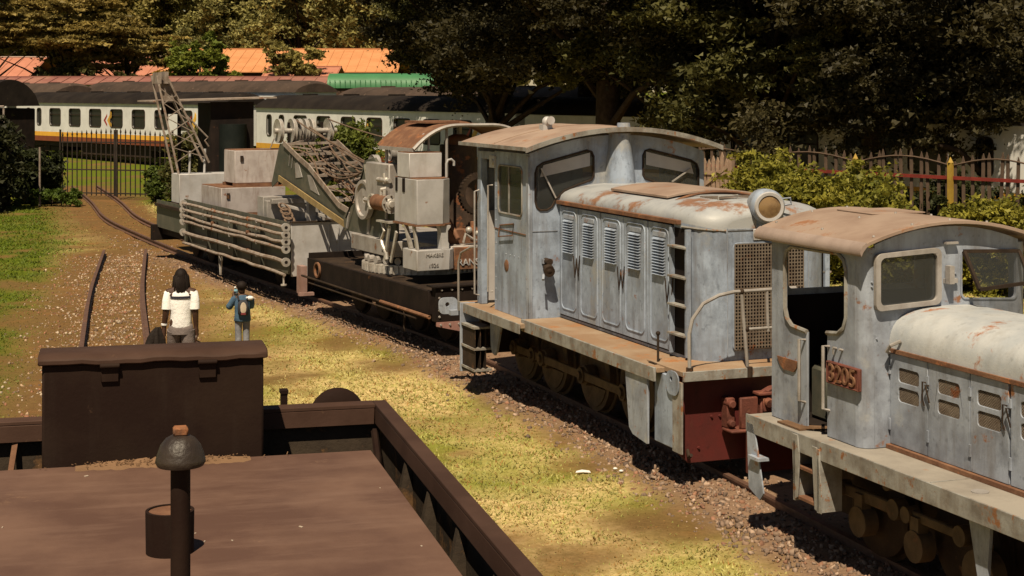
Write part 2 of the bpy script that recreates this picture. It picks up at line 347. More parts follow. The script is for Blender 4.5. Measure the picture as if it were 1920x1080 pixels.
# grass blades, stones
def blades(n, xr, yr, hgt, wid, seed, name, label, keep=None):
    r = np.random.default_rng(seed)
    # sample denser near the camera
    y = yr[0]+(yr[1]-yr[0])*r.random(n)**1.7; x0,x1 = -.36*y-1.5,.36*y+1.5
    x = np.clip(x0+(x1-x0)*r.random(n),xr[0],xr[1]); g,b = cover(x,y)
    k = (r.random(n) < g*(1-.8*b)*.85+.15*(1-.7*b)); x,y,g = x[k],y[k],g[k]; n = len(x)
    a = r.random(n)*6.283; h = hgt*(.45+.9*r.random(n))*(.5+.7*g)*(1+np.clip((y-10)/40,0,1.2)); w = wid*(.7+.6*r.random(n))*(1+np.clip((y-10)/22,0,2))
    lx,ly = np.cos(a),np.sin(a); lean = (r.random(n)*1.9+.2)*h; b2 = r.random(n)*6.283
    z = ground_h(x,y,b[k])-.008
    V = np.stack([np.c_[x-lx*w,y-ly*w,z],np.c_[x+lx*w,y+ly*w,z],np.c_[x+np.cos(b2)*lean,y+np.sin(b2)*lean,z+h]],1).reshape(-1,3)
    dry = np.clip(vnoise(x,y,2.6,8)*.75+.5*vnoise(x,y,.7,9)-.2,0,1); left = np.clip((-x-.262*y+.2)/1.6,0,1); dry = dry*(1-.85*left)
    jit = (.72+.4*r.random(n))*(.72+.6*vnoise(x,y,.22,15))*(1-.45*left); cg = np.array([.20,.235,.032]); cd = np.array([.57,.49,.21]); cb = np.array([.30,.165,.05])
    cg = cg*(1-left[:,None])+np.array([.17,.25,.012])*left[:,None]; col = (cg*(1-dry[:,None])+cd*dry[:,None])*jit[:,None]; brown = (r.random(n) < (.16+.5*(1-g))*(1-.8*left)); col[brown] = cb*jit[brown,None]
    tint = np.repeat(col,3,0); F = np.arange(3*n).reshape(-1,3)
    o = obj(name,np_mesh(name,V,F,tint),LEAF_G,smooth=0); tag(o,label,'grass',kind='stuff'); return o
LEAF_G = leafmat('grass_blade',.3)
blades(560000,(-28,14),(8.5,62),.027,.0085,11,'grass','short dry yellow and green grass between the tracks and around them')
def stones(name, label, n, pick, size, seed, cols, mat):
    r = np.random.default_rng(seed); P = pick(r,n); n = len(P)
    base = np.array([(1,0,0),(-1,0,0),(0,1,0),(0,-1,0),(0,0,1),(0,0,-1)],float)
    f = np.array([(0,2,4),(2,1,4),(1,3,4),(3,0,4),(2,0,5),(1,2,5),(3,1,5),(0,3,5)])
    # cube-ish stones with knocked corners
    base = np.array([(x,y,z) for x in (-1,1) for y in (-1,1) for z in (-1,1)],float)*.62
    f = np.array([(0,1,3,2),(4,6,7,5),(0,4,5,1),(2,3,7,6),(0,2,6,4),(1,5,7,3)])
    V = base[None]*(.55+.75*r.random((n,8,3))); s = size*(.45+1.1*r.random(n)**2.2); sc = np.c_[s*(.8+.6*r.random(n)),s*(.8+.5*r.random(n)),s*(.5+.4*r.random(n))]
    V = V*sc[:,None]; q = r.normal(size=(n,4)); q /= np.linalg.norm(q,axis=1)[:,None]; w,x,y,z = q.T
    Rm = np.stack([np.stack([1-2*(y*y+z*z),2*(x*y-z*w),2*(x*z+y*w)],-1),np.stack([2*(x*y+z*w),1-2*(x*x+z*z),2*(y*z-x*w)],-1),np.stack([2*(x*z-y*w),2*(y*z+x*w),1-2*(x*x+y*y)],-1)],-2)
    V = np.einsum('nij,nkj->nki',Rm,V)+P[:,None]
    c = np.array(cols)[r.integers(0,len(cols),n)]*(.7+.6*r.random((n,1)))
    FF = (f[None]+8*np.arange(n)[:,None,None]).reshape(-1,4)
    o = obj(name,np_mesh(name,V.reshape(-1,3),FF,np.repeat(c,8,0)),mat,smooth=0); return tag(o,label,'gravel',kind='stuff')
m,N,L,B = nodes('stone'); at = N.new('ShaderNodeAttribute'); at.attribute_name = 'tint'; co = N.new('ShaderNodeTexCoord').outputs['Object']
L.new(mix(N,L,.5,at.outputs['Color'],noise(N,L,co,30,5),'OVERLAY'),B.inputs['Base Color']); B.inputs['Roughness'].default_value = .9; STONE = m
def pick_bal(r, n):
    i = r.integers(0,len(tr1),n); dP = np.gradient(tr1,axis=0); dP /= np.hypot(*dP.T)[:,None]; nr = np.c_[dP[:,1],-dP[:,0]]
    P = tr1[i]; k = P[:,1] < 9+40*r.random(n)**1.7
    off = np.where(r.random(n) < .82,-(.45+1.0*r.random(n)**.9),-.5+2.2*r.random(n))-.1*r.normal(size=n)
    off = np.where((r.random(n) < .07),off-.4*r.random(n),off)
    Q = (P+nr[i]*off[:,None]+r.normal(size=(n,2))*.12)[k]; b = cover(Q[:,0],Q[:,1])[1]
    return np.c_[Q,ground_h(Q[:,0],Q[:,1],b)+.004]
def pick_tr2(r, n):
    i = r.integers(0,len(tr2),n); Q = tr2[i]+np.c_[r.normal(size=n)*.8,r.normal(size=n)*.3]; Q = Q[Q[:,1] > 12]
    return np.c_[Q,ground_h(Q[:,0],Q[:,1],0)+.002]
stones('ballast','brown broken stone ballast along the locomotive track',46000,pick_bal,.027,21,[(.21,.135,.09),(.15,.10,.07),(.29,.205,.15),(.20,.10,.06),(.13,.09,.068)],STONE)
stones('gravel','scattered small stones on the soil between the rails behind the tender',15000,pick_tr2,.024,22,[(.20,.125,.075),(.13,.085,.055),(.28,.19,.12),(.22,.10,.055),(.38,.30,.22)],STONE)
# ------------------------------------------------------------------ front locomotive (cab behind a long louvred hood)
def arc_strip(x0, x1, f, n=16):
    return [(x0+(x1-x0)*k/n, f(x0+(x1-x0)*k/n)) for k in range(n+1)]
def bolts(pts, r=.012, h=.012, axis='y', sgn=-1, n=6):
    b = MB()
    for p in pts:
        e = {'x':(sgn*h,0,0),'y':(0,sgn*h,0),'z':(0,0,sgn*h)}[axis]
        b.cyl(p,tuple(a+c for a,c in zip(p,e)),r,r*.7,n)
    return b
def frame_loop(loop, axis, c, w, d):
    """a raised rim that follows a window loop"""
    b = MB(); mk = {'x':lambda p:(c,p[0],p[1]),'y':lambda p:(p[0],c,p[1])}[axis]
    P = [mk(p) for p in loop]; P += [P[0],P[1]]
    return b.tube(P,w,5)
E1 = thing('diesel_locomotive','weathered pale blue locomotive with louvred hood, big headlamp and red buffer beam','locomotive',(3.053,17.611,0),R(21.14))
P1 = lambda n,mb,mt,**k: obj(n,mb,mt,E1,**k)
P1('frame',MB().box(-.5,.5,.25,6.9,.35,1.1).box(-1.2,1.2,6.6,6.8,.5,1.24),DARKST)
# running boards
for s in (-1,1):
    a,b = sorted((s*1.40,s*.86)); w = P1('running_board',MB().box(a,b,.46,4.44,1.245,1.30),BOARD,bevel=.004)
    a,b = sorted((s*1.43,s*1.402)); obj('edge_strip',MB().box(a,b,.46,4.44,1.15,1.304),EDGE,w,bevel=.004)
fp = P1('front_platform',MB().box(-1.3,1.3,.012,.9,1.262,1.318),BOARD,bevel=.004)
obj('edge_strip',MB().box(-1.31,1.31,-.012,.01,1.215,1.322),EDGE,fp,bevel=.004)
P1('cab_floor',MB().plate([[(-1.5,4.3),(-1.42,4.3),(1.42,4.3),(1.42,6.75),(-1.5,6.75)]],'z',1.2,1.258),BOARD,bevel=.004)
obj('edge_strip',MB().box(-1.52,-1.502,4.28,6.75,1.13,1.262),EDGE,E1.children[-1],bevel=.004)
# buffer beam
bb = P1('buffer_beam',MB().plate([[(-1.30,.44),(-1.14,.29),(1.14,.29),(1.30,.44),(1.30,1.255),(-1.30,1.255)]],'y',.2,.235),REDBEAM,bevel=.004)
obj('rivet',bolts([(x,.2,z) for x,z in ((-1.22,.45),(-1.02,.45),(-.86,.78),(-.76,.78),(-.5,.62),(.5,.62),(.8,.5),(1.1,.5),(-1.24,1.1),(-1.24,.7))],.018,.02),REDBEAM,bb)
for s in (-1,1): P1('side_cheek',MB().plate([[(-.01,.44),(.2,.44),(.2,1.21),(-.01,1.21)]],'x',s*1.312,s*1.335),EDGE,bevel=.003)
cp = P1('coupler',MB().box(-.74,-.64,.06,.2,.66,.99).box(-.62,-.40,-.02,.03,.66,1.0).box(-.75,-.38,-.06,.18,.625,.66).box(-.38,-.335,-.04,.2,.62,.98)
   .cyl((-.70,.0,.93),(-.70,.2,.93),.045).cyl((-.70,.0,.72),(-.70,.2,.72),.04)
   .box(-.44,-.24,.05,.19,.27,.62).box(-.36,-.26,-.02,.1,.3,.7).box(-.2,.2,-.35,.2,.62,.84).box(-.16,.24,-.55,-.3,.6,.9),RUSTRED,bevel=.012)
obj('pin',MB().cyl((-.3,-.1,.93),(-.3,.15,1.0),.05).cyl((-.2,-.12,.88),(-.2,.12,.92),.055).box(-.42,-.16,-.08,.08,1.02,1.05).bar((-.36,0,1.04),(-.2,.05,1.09),.05,.025).bar((-.3,-.02,1.05),(-.16,.04,1.1),.05,.025).box(-.36,-.22,-.06,.12,.84,.99),RUSTRED,cp,bevel=.006)
# side boxes under the front corner
for s in (-1,1):
    a,b = sorted((s*1.325,s*.9)); sb = P1('sand_box',MB().box(a,b,.205,.66,.46,1.24),PAINT,bevel=.01)
    a,b = sorted((s*1.405,s*1.375)); P1('side_panel',MB().plate([[(.68,.42),(1.06,.46),(1.15,.52),(1.27,1.23),(.68,1.23)]],'x',a,b),PAINT2,bevel=.004)
    obj('lug',MB().plate([rrect(.03,.32,1.05,1.31,.1)+[],[(.2+.03*math.cos(t),1.22+.03*math.sin(t)) for t in np.linspace(0,6.0,8)]],'x',s*1.338,s*1.352),PAINT,sb)
    obj('brake_pipe',MB().tube([(s*1.1,.5,.46),(s*1.15,.2,.43),(s*1.18,.1,.38),(s*1.2,.02,.42)],.02),DARKST,sb)
# hood: cross sections from cab to nose
def hood_sec(y):
    t = max(0,(.86-y)/.40); k = math.sqrt(max(0,1-t*t)); w = .52+.35*k; zs = 2.80+.08*k; zc = 2.93+.16*k
    S = [(-w,1.31),(-w,zs-.04)]+[(w*math.cos(math.pi-a), zs+(zc-zs)*math.sin(a)**.8 if math.sin(a) > 0 else zs) for a in np.linspace(0,math.pi,17)]+[(w,zs-.04),(w,1.31)]
    return [(x,y,z) for x,z in S]
st = [4.45,3.6,2.4,1.4,.86,.80,.72,.64,.57,.51,.475,.462,.46]
rings = [hood_sec(y) for y in st]
hood = P1('hood_side',MB().loft([[r[0],r[1]] for r in rings]+[],caps=False).loft([[r[-2],r[-1]] for r in rings],caps=False).loft([[r[0],r[1]] for r in rings[-1:]]+[[r[-1],r[-2]] for r in rings[-1:]],caps=False),PAINT,smooth=50)
P1('hood_top',MB().loft([r[1:-1] for r in rings],caps=False).add(rings[-1][1:-1],[tuple(range(len(rings[-1])-2))]),HOODTOP,smooth=50)
for s in (-1,1): P1('gutter',MB().bar((s*.895,.9,2.845),(s*.895,4.44,2.845),.06,.05),RUST,bevel=.004)
P1('nose_seam',MB().box(-.525,-.515,.452,.462,1.32,2.8).box(.515,.525,.452,.462,1.32,2.8).box(-.52,.52,.45,.463,2.775,2.79),PAINT2)
P1('nose_band',MB().tube([(-.885,.86,2.80),(-.875,.75,2.80),(-.80,.60,2.79),(-.68,.50,2.78),(-.54,.455,2.775)],.014),EDGE)
# grille
gb = P1('grille',MB().box(-.44,.44,.440,.455,1.44,2.62),DARKIN)
gm_ = MB()
for k in range(24): x = -.44+.88*k/23; gm_.box(x-.006,x+.006,.424,.432,1.44,2.62)
for k in range(32): z = 1.44+1.18*k/31; gm_.box(-.44,.44,.428,.437,z-.006,z+.006)
obj('wire_mesh',gm_,MESHM,gb,smooth=0); obj('rim',frame_loop(rrect(-.45,.45,1.43,2.63,.06),'y',.445,.012,0),PAINT,gb)
for s in (-1,1): P1('door_gap_shade',MB().box(min(s*.8705,s*.8715),max(s*.8705,s*.8715),1.08,4.41,1.34,2.82),DARKIN)  # dark sheet behind the doors; shade of their gaps put into its colour
# doors with louvres
slat = None
for y1,y0,lv in ((4.39,3.762,1),(3.746,3.09,1),(3.07,2.405,1),(2.39,1.722,1),(1.70,1.10,1)):
    for s in (-1,1):
        xo = s*.872; x1 = s*.892
        dr = P1('hood_door',MB().box(min(xo,x1),max(xo,x1),y0,y1,1.36,2.80),PAINT,bevel=.004); yc = (y0+y1)/2
        obj('pressed_rim',frame_loop(rrect(y0+.07,y1-.07,1.45,2.74,.09),'x',x1,.012,0),PAINT,dr)
        obj('louvre_hood',MB().box(min(x1,x1+s*.012),max(x1,x1+s*.012),yc-.16,yc+.16,2.64,2.70),PAINT2,dr,bevel=.004)
        for k in range(13):
            z = 2.20+.034*k
            if slat is None:
                slat = obj('slat',MB().add([(0,-.15,0),(0,.15,0),(-.036,.15,0),(-.036,-.15,0),(-.004,-.15,.024),(-.004,.15,.024)],[(0,1,2,3),(3,2,5,4),(0,4,5,1),(0,3,4),(1,5,2)]),PAINT,dr,smooth=0); slat.location = (x1,yc,z)
            else: shared(slat,dr,(x1,yc,z),(0,0,0),(1 if s < 0 else -1,1,1))
        for yy in ((y0,) if abs(y0-3.762) < .01 or abs(y0-2.405) < .01 or abs(y0-1.1) < .01 else ()):
            zz = [(2.20,0),(1.93,0),(2.15,0),(1.90,0),(2.18,0)]
            obj('latch',MB().tube([(x1+s*.02,yy-.08+.05*k,z) for k,(z,b) in enumerate(zz)],.008,5),DARKST,dr)
for s in (-1,1):   # ladder recess with rungs
    a,b = sorted((s*.874,s*.862)); lr = P1('ladder_recess',MB().box(a,b,.70,1.05,1.35,2.78),DARKIN)
    for z in (2.56,2.22,1.90,1.57): obj('rung',MB().box(min(s*.96,s*.868),max(s*.96,s*.868),.66,1.08,z,z+.025),EDGE,lr,bevel=.003)
    obj('stile',MB().box(min(s*.93,s*.87),max(s*.93,s*.87),1.052,1.085,1.35,2.78).box(min(s*.93,s*.87),max(s*.93,s*.87),.655,.695,1.35,2.78),PAINT,lr)
# hatch on hood, grab irons, vent
hz = lambda x: 3.10-.06*(x/.6)**2
ht = P1('hood_hatch',MB().loft([[(x,y,hz(x)+.02) for x in np.linspace(-.62,.62,9)]+[(x,y,hz(x)+.05) for x in np.linspace(.62,-.62,9)] for y in (1.75,3.35)],True),ROOFR,bevel=.004)
obj('hatch_curb',MB().loft([[(x,y,hz(x)-.05) for x in np.linspace(-.55,.55,9)]+[(x,y,hz(x)+.022) for x in np.linspace(.55,-.55,9)] for y in (1.85,3.25)],True),DARKST,ht)
vt = MB()
for k in range(9): a = -.3+.075*k; vt.bar((a,.95,3.075),(a,1.5,3.085),.012,.012).bar((-.32,1.0+.06*k,3.085),(.32,1.0+.06*k,3.085),.012,.012)
P1('roof_vent',vt,MESHM); P1('vent_hoop',MB().tube([(.75*math.cos(t),1.62,2.86+.27*math.sin(t)) for t in np.linspace(.15,3.0,14)],.018),RUST)
P1('grab_iron',MB().tube([(-.35,.98,3.02),(-.35,.98,3.12),(-.1,.98,3.13),(-.1,.98,3.05)],.012),EDGE)
# headlamp
hl = P1('headlamp',MB().lathe([(.06,1.0),(.13,.85),(.185,.62),(.195,.42),(.19,.34),(.155,.30)],(0,0,3.04),'y',24).box(-.15,.15,.42,.85,2.75,2.98),PAINT,smooth=45)
obj('lamp_rim',MB().lathe([(.128,.29),(.128,.272),(.16,.268),(.17,.29),(.165,.31),(.128,.31)],(0,0,3.04),'y',28),SILVER,hl)
obj('lens',MB().lathe([(.001,.262),(.07,.268),(.128,.288),(.001,.29)],(0,0,3.04),'y',24),LENS,hl); obj('handle',MB().tube([(.17,.42,3.12),(.27,.42,3.13),(.28,.42,3.06),(.19,.42,3.05)],.013),PAINT,hl)
hl.rotation_euler = (0,0,R(-17)); _p = Vector((0,.55,3.04)); hl.location = _p-Matrix.Rotation(R(-17),3,'Z')@_p
npl = P1('number_plate',MB().box(-.2,.12,.432,.447,2.66,2.785),SILVER,bevel=.004); text('digits','33 A',.105,.004,BLACK,npl,(-.04,.431,2.722),(1,0,0),(0,0,1))
# front handrail, brake standard
hr = P1('handrail',MB().tube([(-1.215,.03,1.32),(-1.22,.03,1.72),(-1.18,.03,1.88),(-1.05,.03,2.04),(-.86,.03,2.12),(-.68,.03,2.15),(.1,.03,2.16)],.021,8).tube([(-.583,.03,2.15),(-.50,.03,1.25)],.019,8).tube([(-.265,.03,2.15),(-.25,.03,1.7)],.017,8).tube([(-.517,.03,1.735),(.1,.03,1.74)],.017,8),SILVERD)
obj('socket',MB().cyl((-1.215,.03,1.31),(-1.215,.03,1.36),.04).cyl((-.5,.0,1.22),(-.5,.0,1.33),.035).sphere((-.58,.03,2.15),.032).sphere((-.517,.03,1.735),.03),DARKST,hr)
P1('brake_standard',MB().cyl((-1.25,.72,1.30),(-1.25,.72,1.62),.014).sphere((-1.25,.72,1.635),.026).box(-1.33,-1.17,.64,.80,1.30,1.315),DARKST)
# cab
EZ = lambda x: 3.74-.24*(x/1.3)**2
WL = [(-1.22,2.86),(-1.22,3.24),(-1.19,3.32),(-1.11,3.37),(-.47,3.53),(-.40,3.51),(-.37,3.45),(-.37,3.18),(-.40,3.13),(-.62,3.06),(-.80,2.99),(-.93,2.87),(-.98,2.78),(-1.05,2.74),(-1.15,2.74),(-1.20,2.78)]
WR = [(-x,z) for x,z in WL]
cf = P1('cab_front',MB().plate([[(-1.3,1.26)]+arc_strip(-1.3,1.3,EZ)+[(1.3,1.26)],WL,WR],'y',4.45,4.485),PAINT,bevel=.003)
for W_ in (WL,WR):
    wn_ = obj('window',frame_loop(W_,'y',4.447,.016,0),DARKST,cf); obj('pane',MB().plate([W_],'y',4.468,4.474),GLASSC,wn_)
obj('pane_light_board',MB().plate([[(-1.15,3.18),(-1.1,3.34),(-.42,3.5),(-.42,3.32)]],'y',4.455,4.466),PALEGREY,cf); obj('pane_light_board',MB().plate([[(1.15,3.18),(1.1,3.34),(.42,3.5),(.42,3.32)]],'y',4.455,4.466),PALEGREY,cf)  # added pale boards; brightness of the upper panes put into their colour
obj('wiper',MB().bar((-1.14,4.435,3.30),(-.93,4.43,2.9),.012,.02).bar((1.1,4.435,3.26),(.8,4.43,3.08),.012,.02),SILVERD,cf)
obj('seam',MB().box(-1.29,-.9,4.442,4.449,2.455,2.468).box(-1.295,-1.265,4.44,4.449,1.3,3.4),PAINT2,cf)
P1('wall_stack',MB().loft([[(c*math.cos(a)*.5,4.45-dd*math.sin(a),z) for a in np.linspace(0,math.pi,11)] for z,c,dd in ((3.03,.42,.34),(3.3,.38,.29),(3.6,.31,.23),(3.76,.29,.22))]),PAINT,smooth=50)
lp = P1('tail_lamp',MB().cyl((-1.07,4.42,1.98),(-1.10,4.24,1.94),.05,.075).cyl((-1.07,4.45,2.06),(-1.07,4.30,2.06),.045).sphere((-1.09,4.30,1.96),.075),DARKST); obj('bracket',MB().box(-1.13,-1.01,4.40,4.45,2.03,2.09).bar((-1.16,4.3,1.9),(-1.2,4.22,1.84),.03,.03),PAINT2,lp)
for s in (-1,1):
    x0,x1 = sorted((s*1.3,s*1.27))
    side = P1('cab_side',MB().plate([[(4.486,1.26),(5.78,1.26),(5.78,3.49),(4.486,3.49)],rrect(4.72,5.62,2.64,3.30,.07)],'x',x0,x1),PAINT,bevel=.003)
    w_ = obj('window',frame_loop(rrect(4.72,5.62,2.64,3.30,.07),'x',s*1.303,.014,0),EDGE,side)
    obj('pane',MB().box(min(s*1.29,s*1.282),max(s*1.29,s*1.282),4.70,5.64,2.62,3.32),GLASSC,w_); obj('pane_bar',MB().box(min(s*1.302,s*1.285),max(s*1.302,s*1.285),5.22,5.25,2.64,3.3),EDGE,w_)
    obj('plaque',MB().lathe([(.001,s*1.31),(.07,s*1.31),(.085,s*1.30),(.001,s*1.298)],(0,5.31,1.92),'x',20),RUST,side)
    obj('corner_post',MB().box(min(s*1.315,s*1.28),max(s*1.315,s*1.28),4.455,4.56,1.27,3.47),PAINT2,side,bevel=.008)
    obj('route_frame',MB().tube([(s*1.31,5.56,2.44),(s*1.33,5.56,2.30),(s*1.33,5.02,2.36),(s*1.31,5.02,2.52),(s*1.31,5.56,2.46)],.009,5).box(min(s*1.31,s*1.30),max(s*1.31,s*1.30),4.56,5.78,2.40,2.412),RUST,side)
    obj('rivet',bolts([(s*1.3,4.85+.16*k,2.08) for k in range(4)]+[(s*1.3,5.72,1.4+.16*k) for k in range(12)],.010,.008,'x',s),PAINT2,side)
    P1('door_post',MB().box(min(s*1.3,s*1.2),max(s*1.3,s*1.2),6.34,6.46,1.26,3.47),PAINT,bevel=.006)
    P1('lintel',MB().box(min(s*1.3,s*1.27),max(s*1.3,s*1.27),5.785,6.335,3.36,3.47),PAINT2)
    P1('grab_rail',MB().tube([(s*1.3,5.86,3.0),(s*1.37,5.86,3.0),(s*1.37,5.86,1.5),(s*1.3,5.86,1.5)],.014,6).tube([(s*1.3,6.42,2.9),(s*1.37,6.42,2.88),(s*1.37,6.42,1.4),(s*1.3,6.42,1.38)],.014,6),SILVERD)
    P1('door_lamp',MB().box(min(s*1.33,s*1.24),max(s*1.33,s*1.24),5.72,5.92,3.25,3.42).cyl((s*1.33,5.78,3.33),(s*1.35,5.78,3.33),.04),SILVER)
cb_ = P1('cab_back',MB().plate([[(-1.3,1.26)]+arc_strip(-1.3,1.3,EZ)+[(1.3,1.26)],rrect(-1.05,-.35,2.75,3.35,.06),rrect(.35,1.05,2.75,3.35,.06)],'y',6.46,6.49),PAINT2)
obj('inner_lining',MB().box(-1.18,1.18,6.42,6.45,1.3,2.6),PALEGREY,cb_); P1('control_desk',MB().box(-.7,.7,4.6,5.1,1.27,2.35),SILVERD,bevel=.02)
RZ = lambda x: 3.845-.26*(x/1.44)**2
P1('cab_roof',MB().loft([[(x,y,z) for x,z in arc_strip(-1.44,1.44,RZ)]+[(x,y,z-.05) for x,z in reversed(arc_strip(-1.44,1.44,RZ))] for y in (4.2,6.85)],True),ROOFR,bevel=.004)
obj('roof_edge',MB().loft([[(x,y,z+.004) for x,z in arc_strip(-1.46,1.46,RZ)]+[(x,y,z-.06) for x,z in reversed(arc_strip(-1.46,1.46,RZ))] for y in (4.17,4.199)],True).bar((-1.452,4.2,3.565),(-1.452,6.87,3.565),.02,.05).bar((1.452,4.2,3.565),(1.452,6.87,3.565),.02,.05),EDGE,E1.children[-1])
obj('roof_seam',MB().loft([[(x,y,z+.012) for x,z in arc_strip(-1.40,1.40,RZ)]+[(x,y,z) for x,z in reversed(arc_strip(-1.40,1.40,RZ))] for y in (5.5,5.54)],True),ROOFR,E1.children[-1])
P1('roof_vent_cap',MB().cyl((.03,4.35,3.8),(.03,4.35,3.90),.10,.085,16),PAINT)
P1('roof_horn',MB().box(-.72,-.58,5.4,5.54,3.78,3.86).sphere((-.64,5.44,3.90),.075).cyl((-.64,5.36,3.92),(-.64,5.30,3.92),.045,.06),SILVER)
# steps behind the cab and handrail
stp = P1('cab_steps',MB().box(-1.56,-1.27,6.5,6.53,.28,1.27),PAINT2,bevel=.004)
for z in (.36,.66,.96): obj('tread',MB().box(-1.55,-1.28,5.95,6.49,z,z+.03),EDGE,stp)
obj('tread_grid',MB().box(-1.53,-1.52,5.96,6.49,.32,.95).box(-1.45,-1.44,5.96,6.49,.32,.95).box(-1.37,-1.36,5.96,6.49,.32,.95),DARKST,stp)
P1('step_hanger',MB().plate([[(5.4,1.2),(5.9,1.2),(5.86,.74),(5.8,.64),(5.7,.62),(5.62,.7)]],'x',-1.33,-1.30),PAINT2)
P1('rear_handrail',MB().tube([(-1.42,6.98,1.2),(-1.42,6.98,1.8),(-1.41,6.9,1.95),(-1.36,6.6,2.06),(-1.33,6.45,2.08)],.018),SILVERD)
P1('lifting_lug',MB().plate([rrect(-1.75,-1.46,1.06,1.30,.08),[(-1.62+.035*math.cos(t),1.2+.035*math.sin(t)) for t in np.linspace(0,5.6,8)]],'y',6.9,6.93).box(-1.6,-.9,6.8,6.9,1.05,1.12),PAINT2)
# wheels, rods
wm = MB().lathe([(.001,0),(.09,0),(.10,.03),(.30,.05),(.38,.0),(.44,.0),(.49,.01),(.49,.10),(.53,.11),(.53,.135),(.001,.135)],(0,0,0),'x',28)
wheel0 = None
for y in (2.56,3.84,5.22,6.27):
    for s in (-1,1):
        if wheel0 is None: wheel0 = P1('wheel',wm,WHEELM); w_ = wheel0; w_.location = (-.64,y,.635)
        else: w_ = shared(wheel0,E1,(s*.64,y,.635),(0,0,0 if s < 0 else math.pi))
        obj('crank_disc',MB().lathe([(.001,-.2),(.075,-.2),(.085,-.16),(.13,-.14),(.14,-.02),(.001,0)],(0,0,-.02),'x',18),WHEELM,w_)
        obj('counterweight',MB().plate([[(.43*math.cos(t),.43*math.sin(t)) for t in np.linspace(math.pi*1.12,math.pi*1.88,12)]],'x',-.015,.02),WHEELM,w_)
for s in (-1,1):
    r_ = P1('coupling_rod',MB().bar((s*.80,2.56,.62),(s*.80,6.27,.62),.04,.115),WHEELM,bevel=.01)
    for y in (2.56,3.84,5.22,5.55,6.27): obj('rod_end',MB().cyl((s*.77,y,.62),(s*.84,y,.62),.105).cyl((s*.84,y,.62),(s*.87,y,.62),.05),WHEELM,r_)
# ------------------------------------------------------------------ near locomotive with cab number 3205
E2 = thing('diesel_locomotive','grey blue locomotive with cab number 3205 and rounded bonnet, nearest on the right','locomotive',(3.390,15.652,0),R(21.14))
P2 = lambda n,mb,mt,**k: obj(n,mb,mt,E2,**k)
P2('frame',MB().box(-.42,.42,-6.8,.25,.35,1.05),DARKST)
fl = P2('running_board',MB().box(-1.055,1.055,-7.0,.30,1.14,1.195),BOARD2,bevel=.004)
for s in (-1,1): obj('edge_strip',MB().box(min(s*1.057,s*1.075),max(s*1.057,s*1.075),-7.0,.32,1.03,1.20),EDGE,fl,bevel=.004)
obj('board_plate',MB().box(-1.04,-.64,-2.62,-2.60,1.195,1.199).box(-1.04,-.64,-4.0,-3.98,1.195,1.199),EDGE,fl)
obj('filler_lid',MB().cyl((-.86,-3.0,1.195),(-.86,-3.0,1.203),.07,n=20),SILVERD,fl); obj('rear_beam',MB().box(-1.06,1.06,.30,.34,.62,1.16),REDBEAM,fl)
obj('litter',MB().box(-1.0,-.8,-.55,-.15,1.197,1.215).bar((-.95,-.5,1.21),(-.7,-.8,1.26),.04,.015).bar((-.98,-.3,1.2),(-.8,-.6,1.23),.06,.01),STRAW,fl)
# cab
cs_out = [(.14,1.2),(-.50,1.2),(-.50,2.10),(-.24,2.12),(-.15,2.18),(-.11,2.28),(-.11,2.74),(-.15,2.83),(-.24,2.87),(-1.03,2.88),(-1.12,2.83),(-1.16,2.74),(-1.16,2.32),(-1.12,2.22),(-1.03,2.16),(-.845,2.14),(-.845,1.2),(-1.30,1.2),(-1.30,2.96),(.14,2.96)]
for s in (-1,1):
    a,b = sorted((s*.89,s*.865)); sd = P2('cab_side',MB().plate([cs_out],'x',a,b),PAINT2,bevel=.004)
    obj('window_bead',MB().tube([(s*.892,y,z) for y,z in cs_out[2:16]],.022,6),EDGE,sd)
    for yy in (-.47,-.88): obj('door_handrail',MB().tube([(s*.89,yy,2.02),(s*.955,yy,2.03),(s*.955,yy,1.46),(s*.89,yy,1.44)],.016),SILVERD,sd)
    if s < 0:
        pl = obj('number_plate',MB().box(-.925,-.892,-1.41,-.89,1.70,1.90),RUSTRED,sd,bevel=.006)
        obj('plate_rim',MB().tube([(-.927,-.90,1.71),(-.927,-1.40,1.71),(-.927,-1.40,1.89),(-.927,-.90,1.89),(-.927,-.90,1.71)],.010,5),RUSTRED,pl)
        text('digits','3205',.225,.012,RUST,pl,(-.930,-1.15,1.798),(0,-1,0),(0,0,1))
        obj('maker_plate',MB().plate([[(.02,1.80),(-.36,1.80),(-.33,1.73),(-.28,1.69),(-.10,1.69),(-.03,1.73)]],'x',-.905,-.892),RUST,sd)
        obj('hook',MB().cyl((-.89,-1.0,2.02),(-.93,-1.0,2.03),.012).cyl((-.89,-1.1,2.02),(-.93,-1.1,2.03),.012).bar((-.925,-1.0,2.02),(-.925,-1.0,1.97),.012,.012),SILVERD,sd)
    # rounded front corner of the cab
    P2('cab_corner',MB().loft([[(s*(.77+.12*math.cos(a)),-1.30-.12*math.sin(a),z) for a in np.linspace(0,math.pi/2,7)]+[(s*(.77+.10*math.cos(a)),-1.30-.10*math.sin(a),z) for a in np.linspace(math.pi/2,0,7)] for z in (1.2,2.08,2.96)],True),PAINT2,smooth=50)
CZ = lambda x: 3.13-.19*(x/.89)**2
WA = rrect(-.74,-.15,2.48,2.90,.05); WA = [(x,z-.03*abs(x+.15)/.6) for x,z in WA]; WB = [(-x,z) for x,z in WA]
c2 = P2('cab_front',MB().plate([[(-.77,1.2)]+arc_strip(-.77,.77,CZ)+[(.77,1.2)],WA,WB],'y',-1.42,-1.395),PAINT2,bevel=.003)
wf = obj('window',MB().plate([[(x*1.0+(x+.445)*.16,z+(z-2.68)*.2) for x,z in WA],WA],'y',-1.475,-1.43),SILVERD,c2,bevel=.006); obj('pane',MB().plate([WA],'y',-1.45,-1.445),GLASSC,wf)
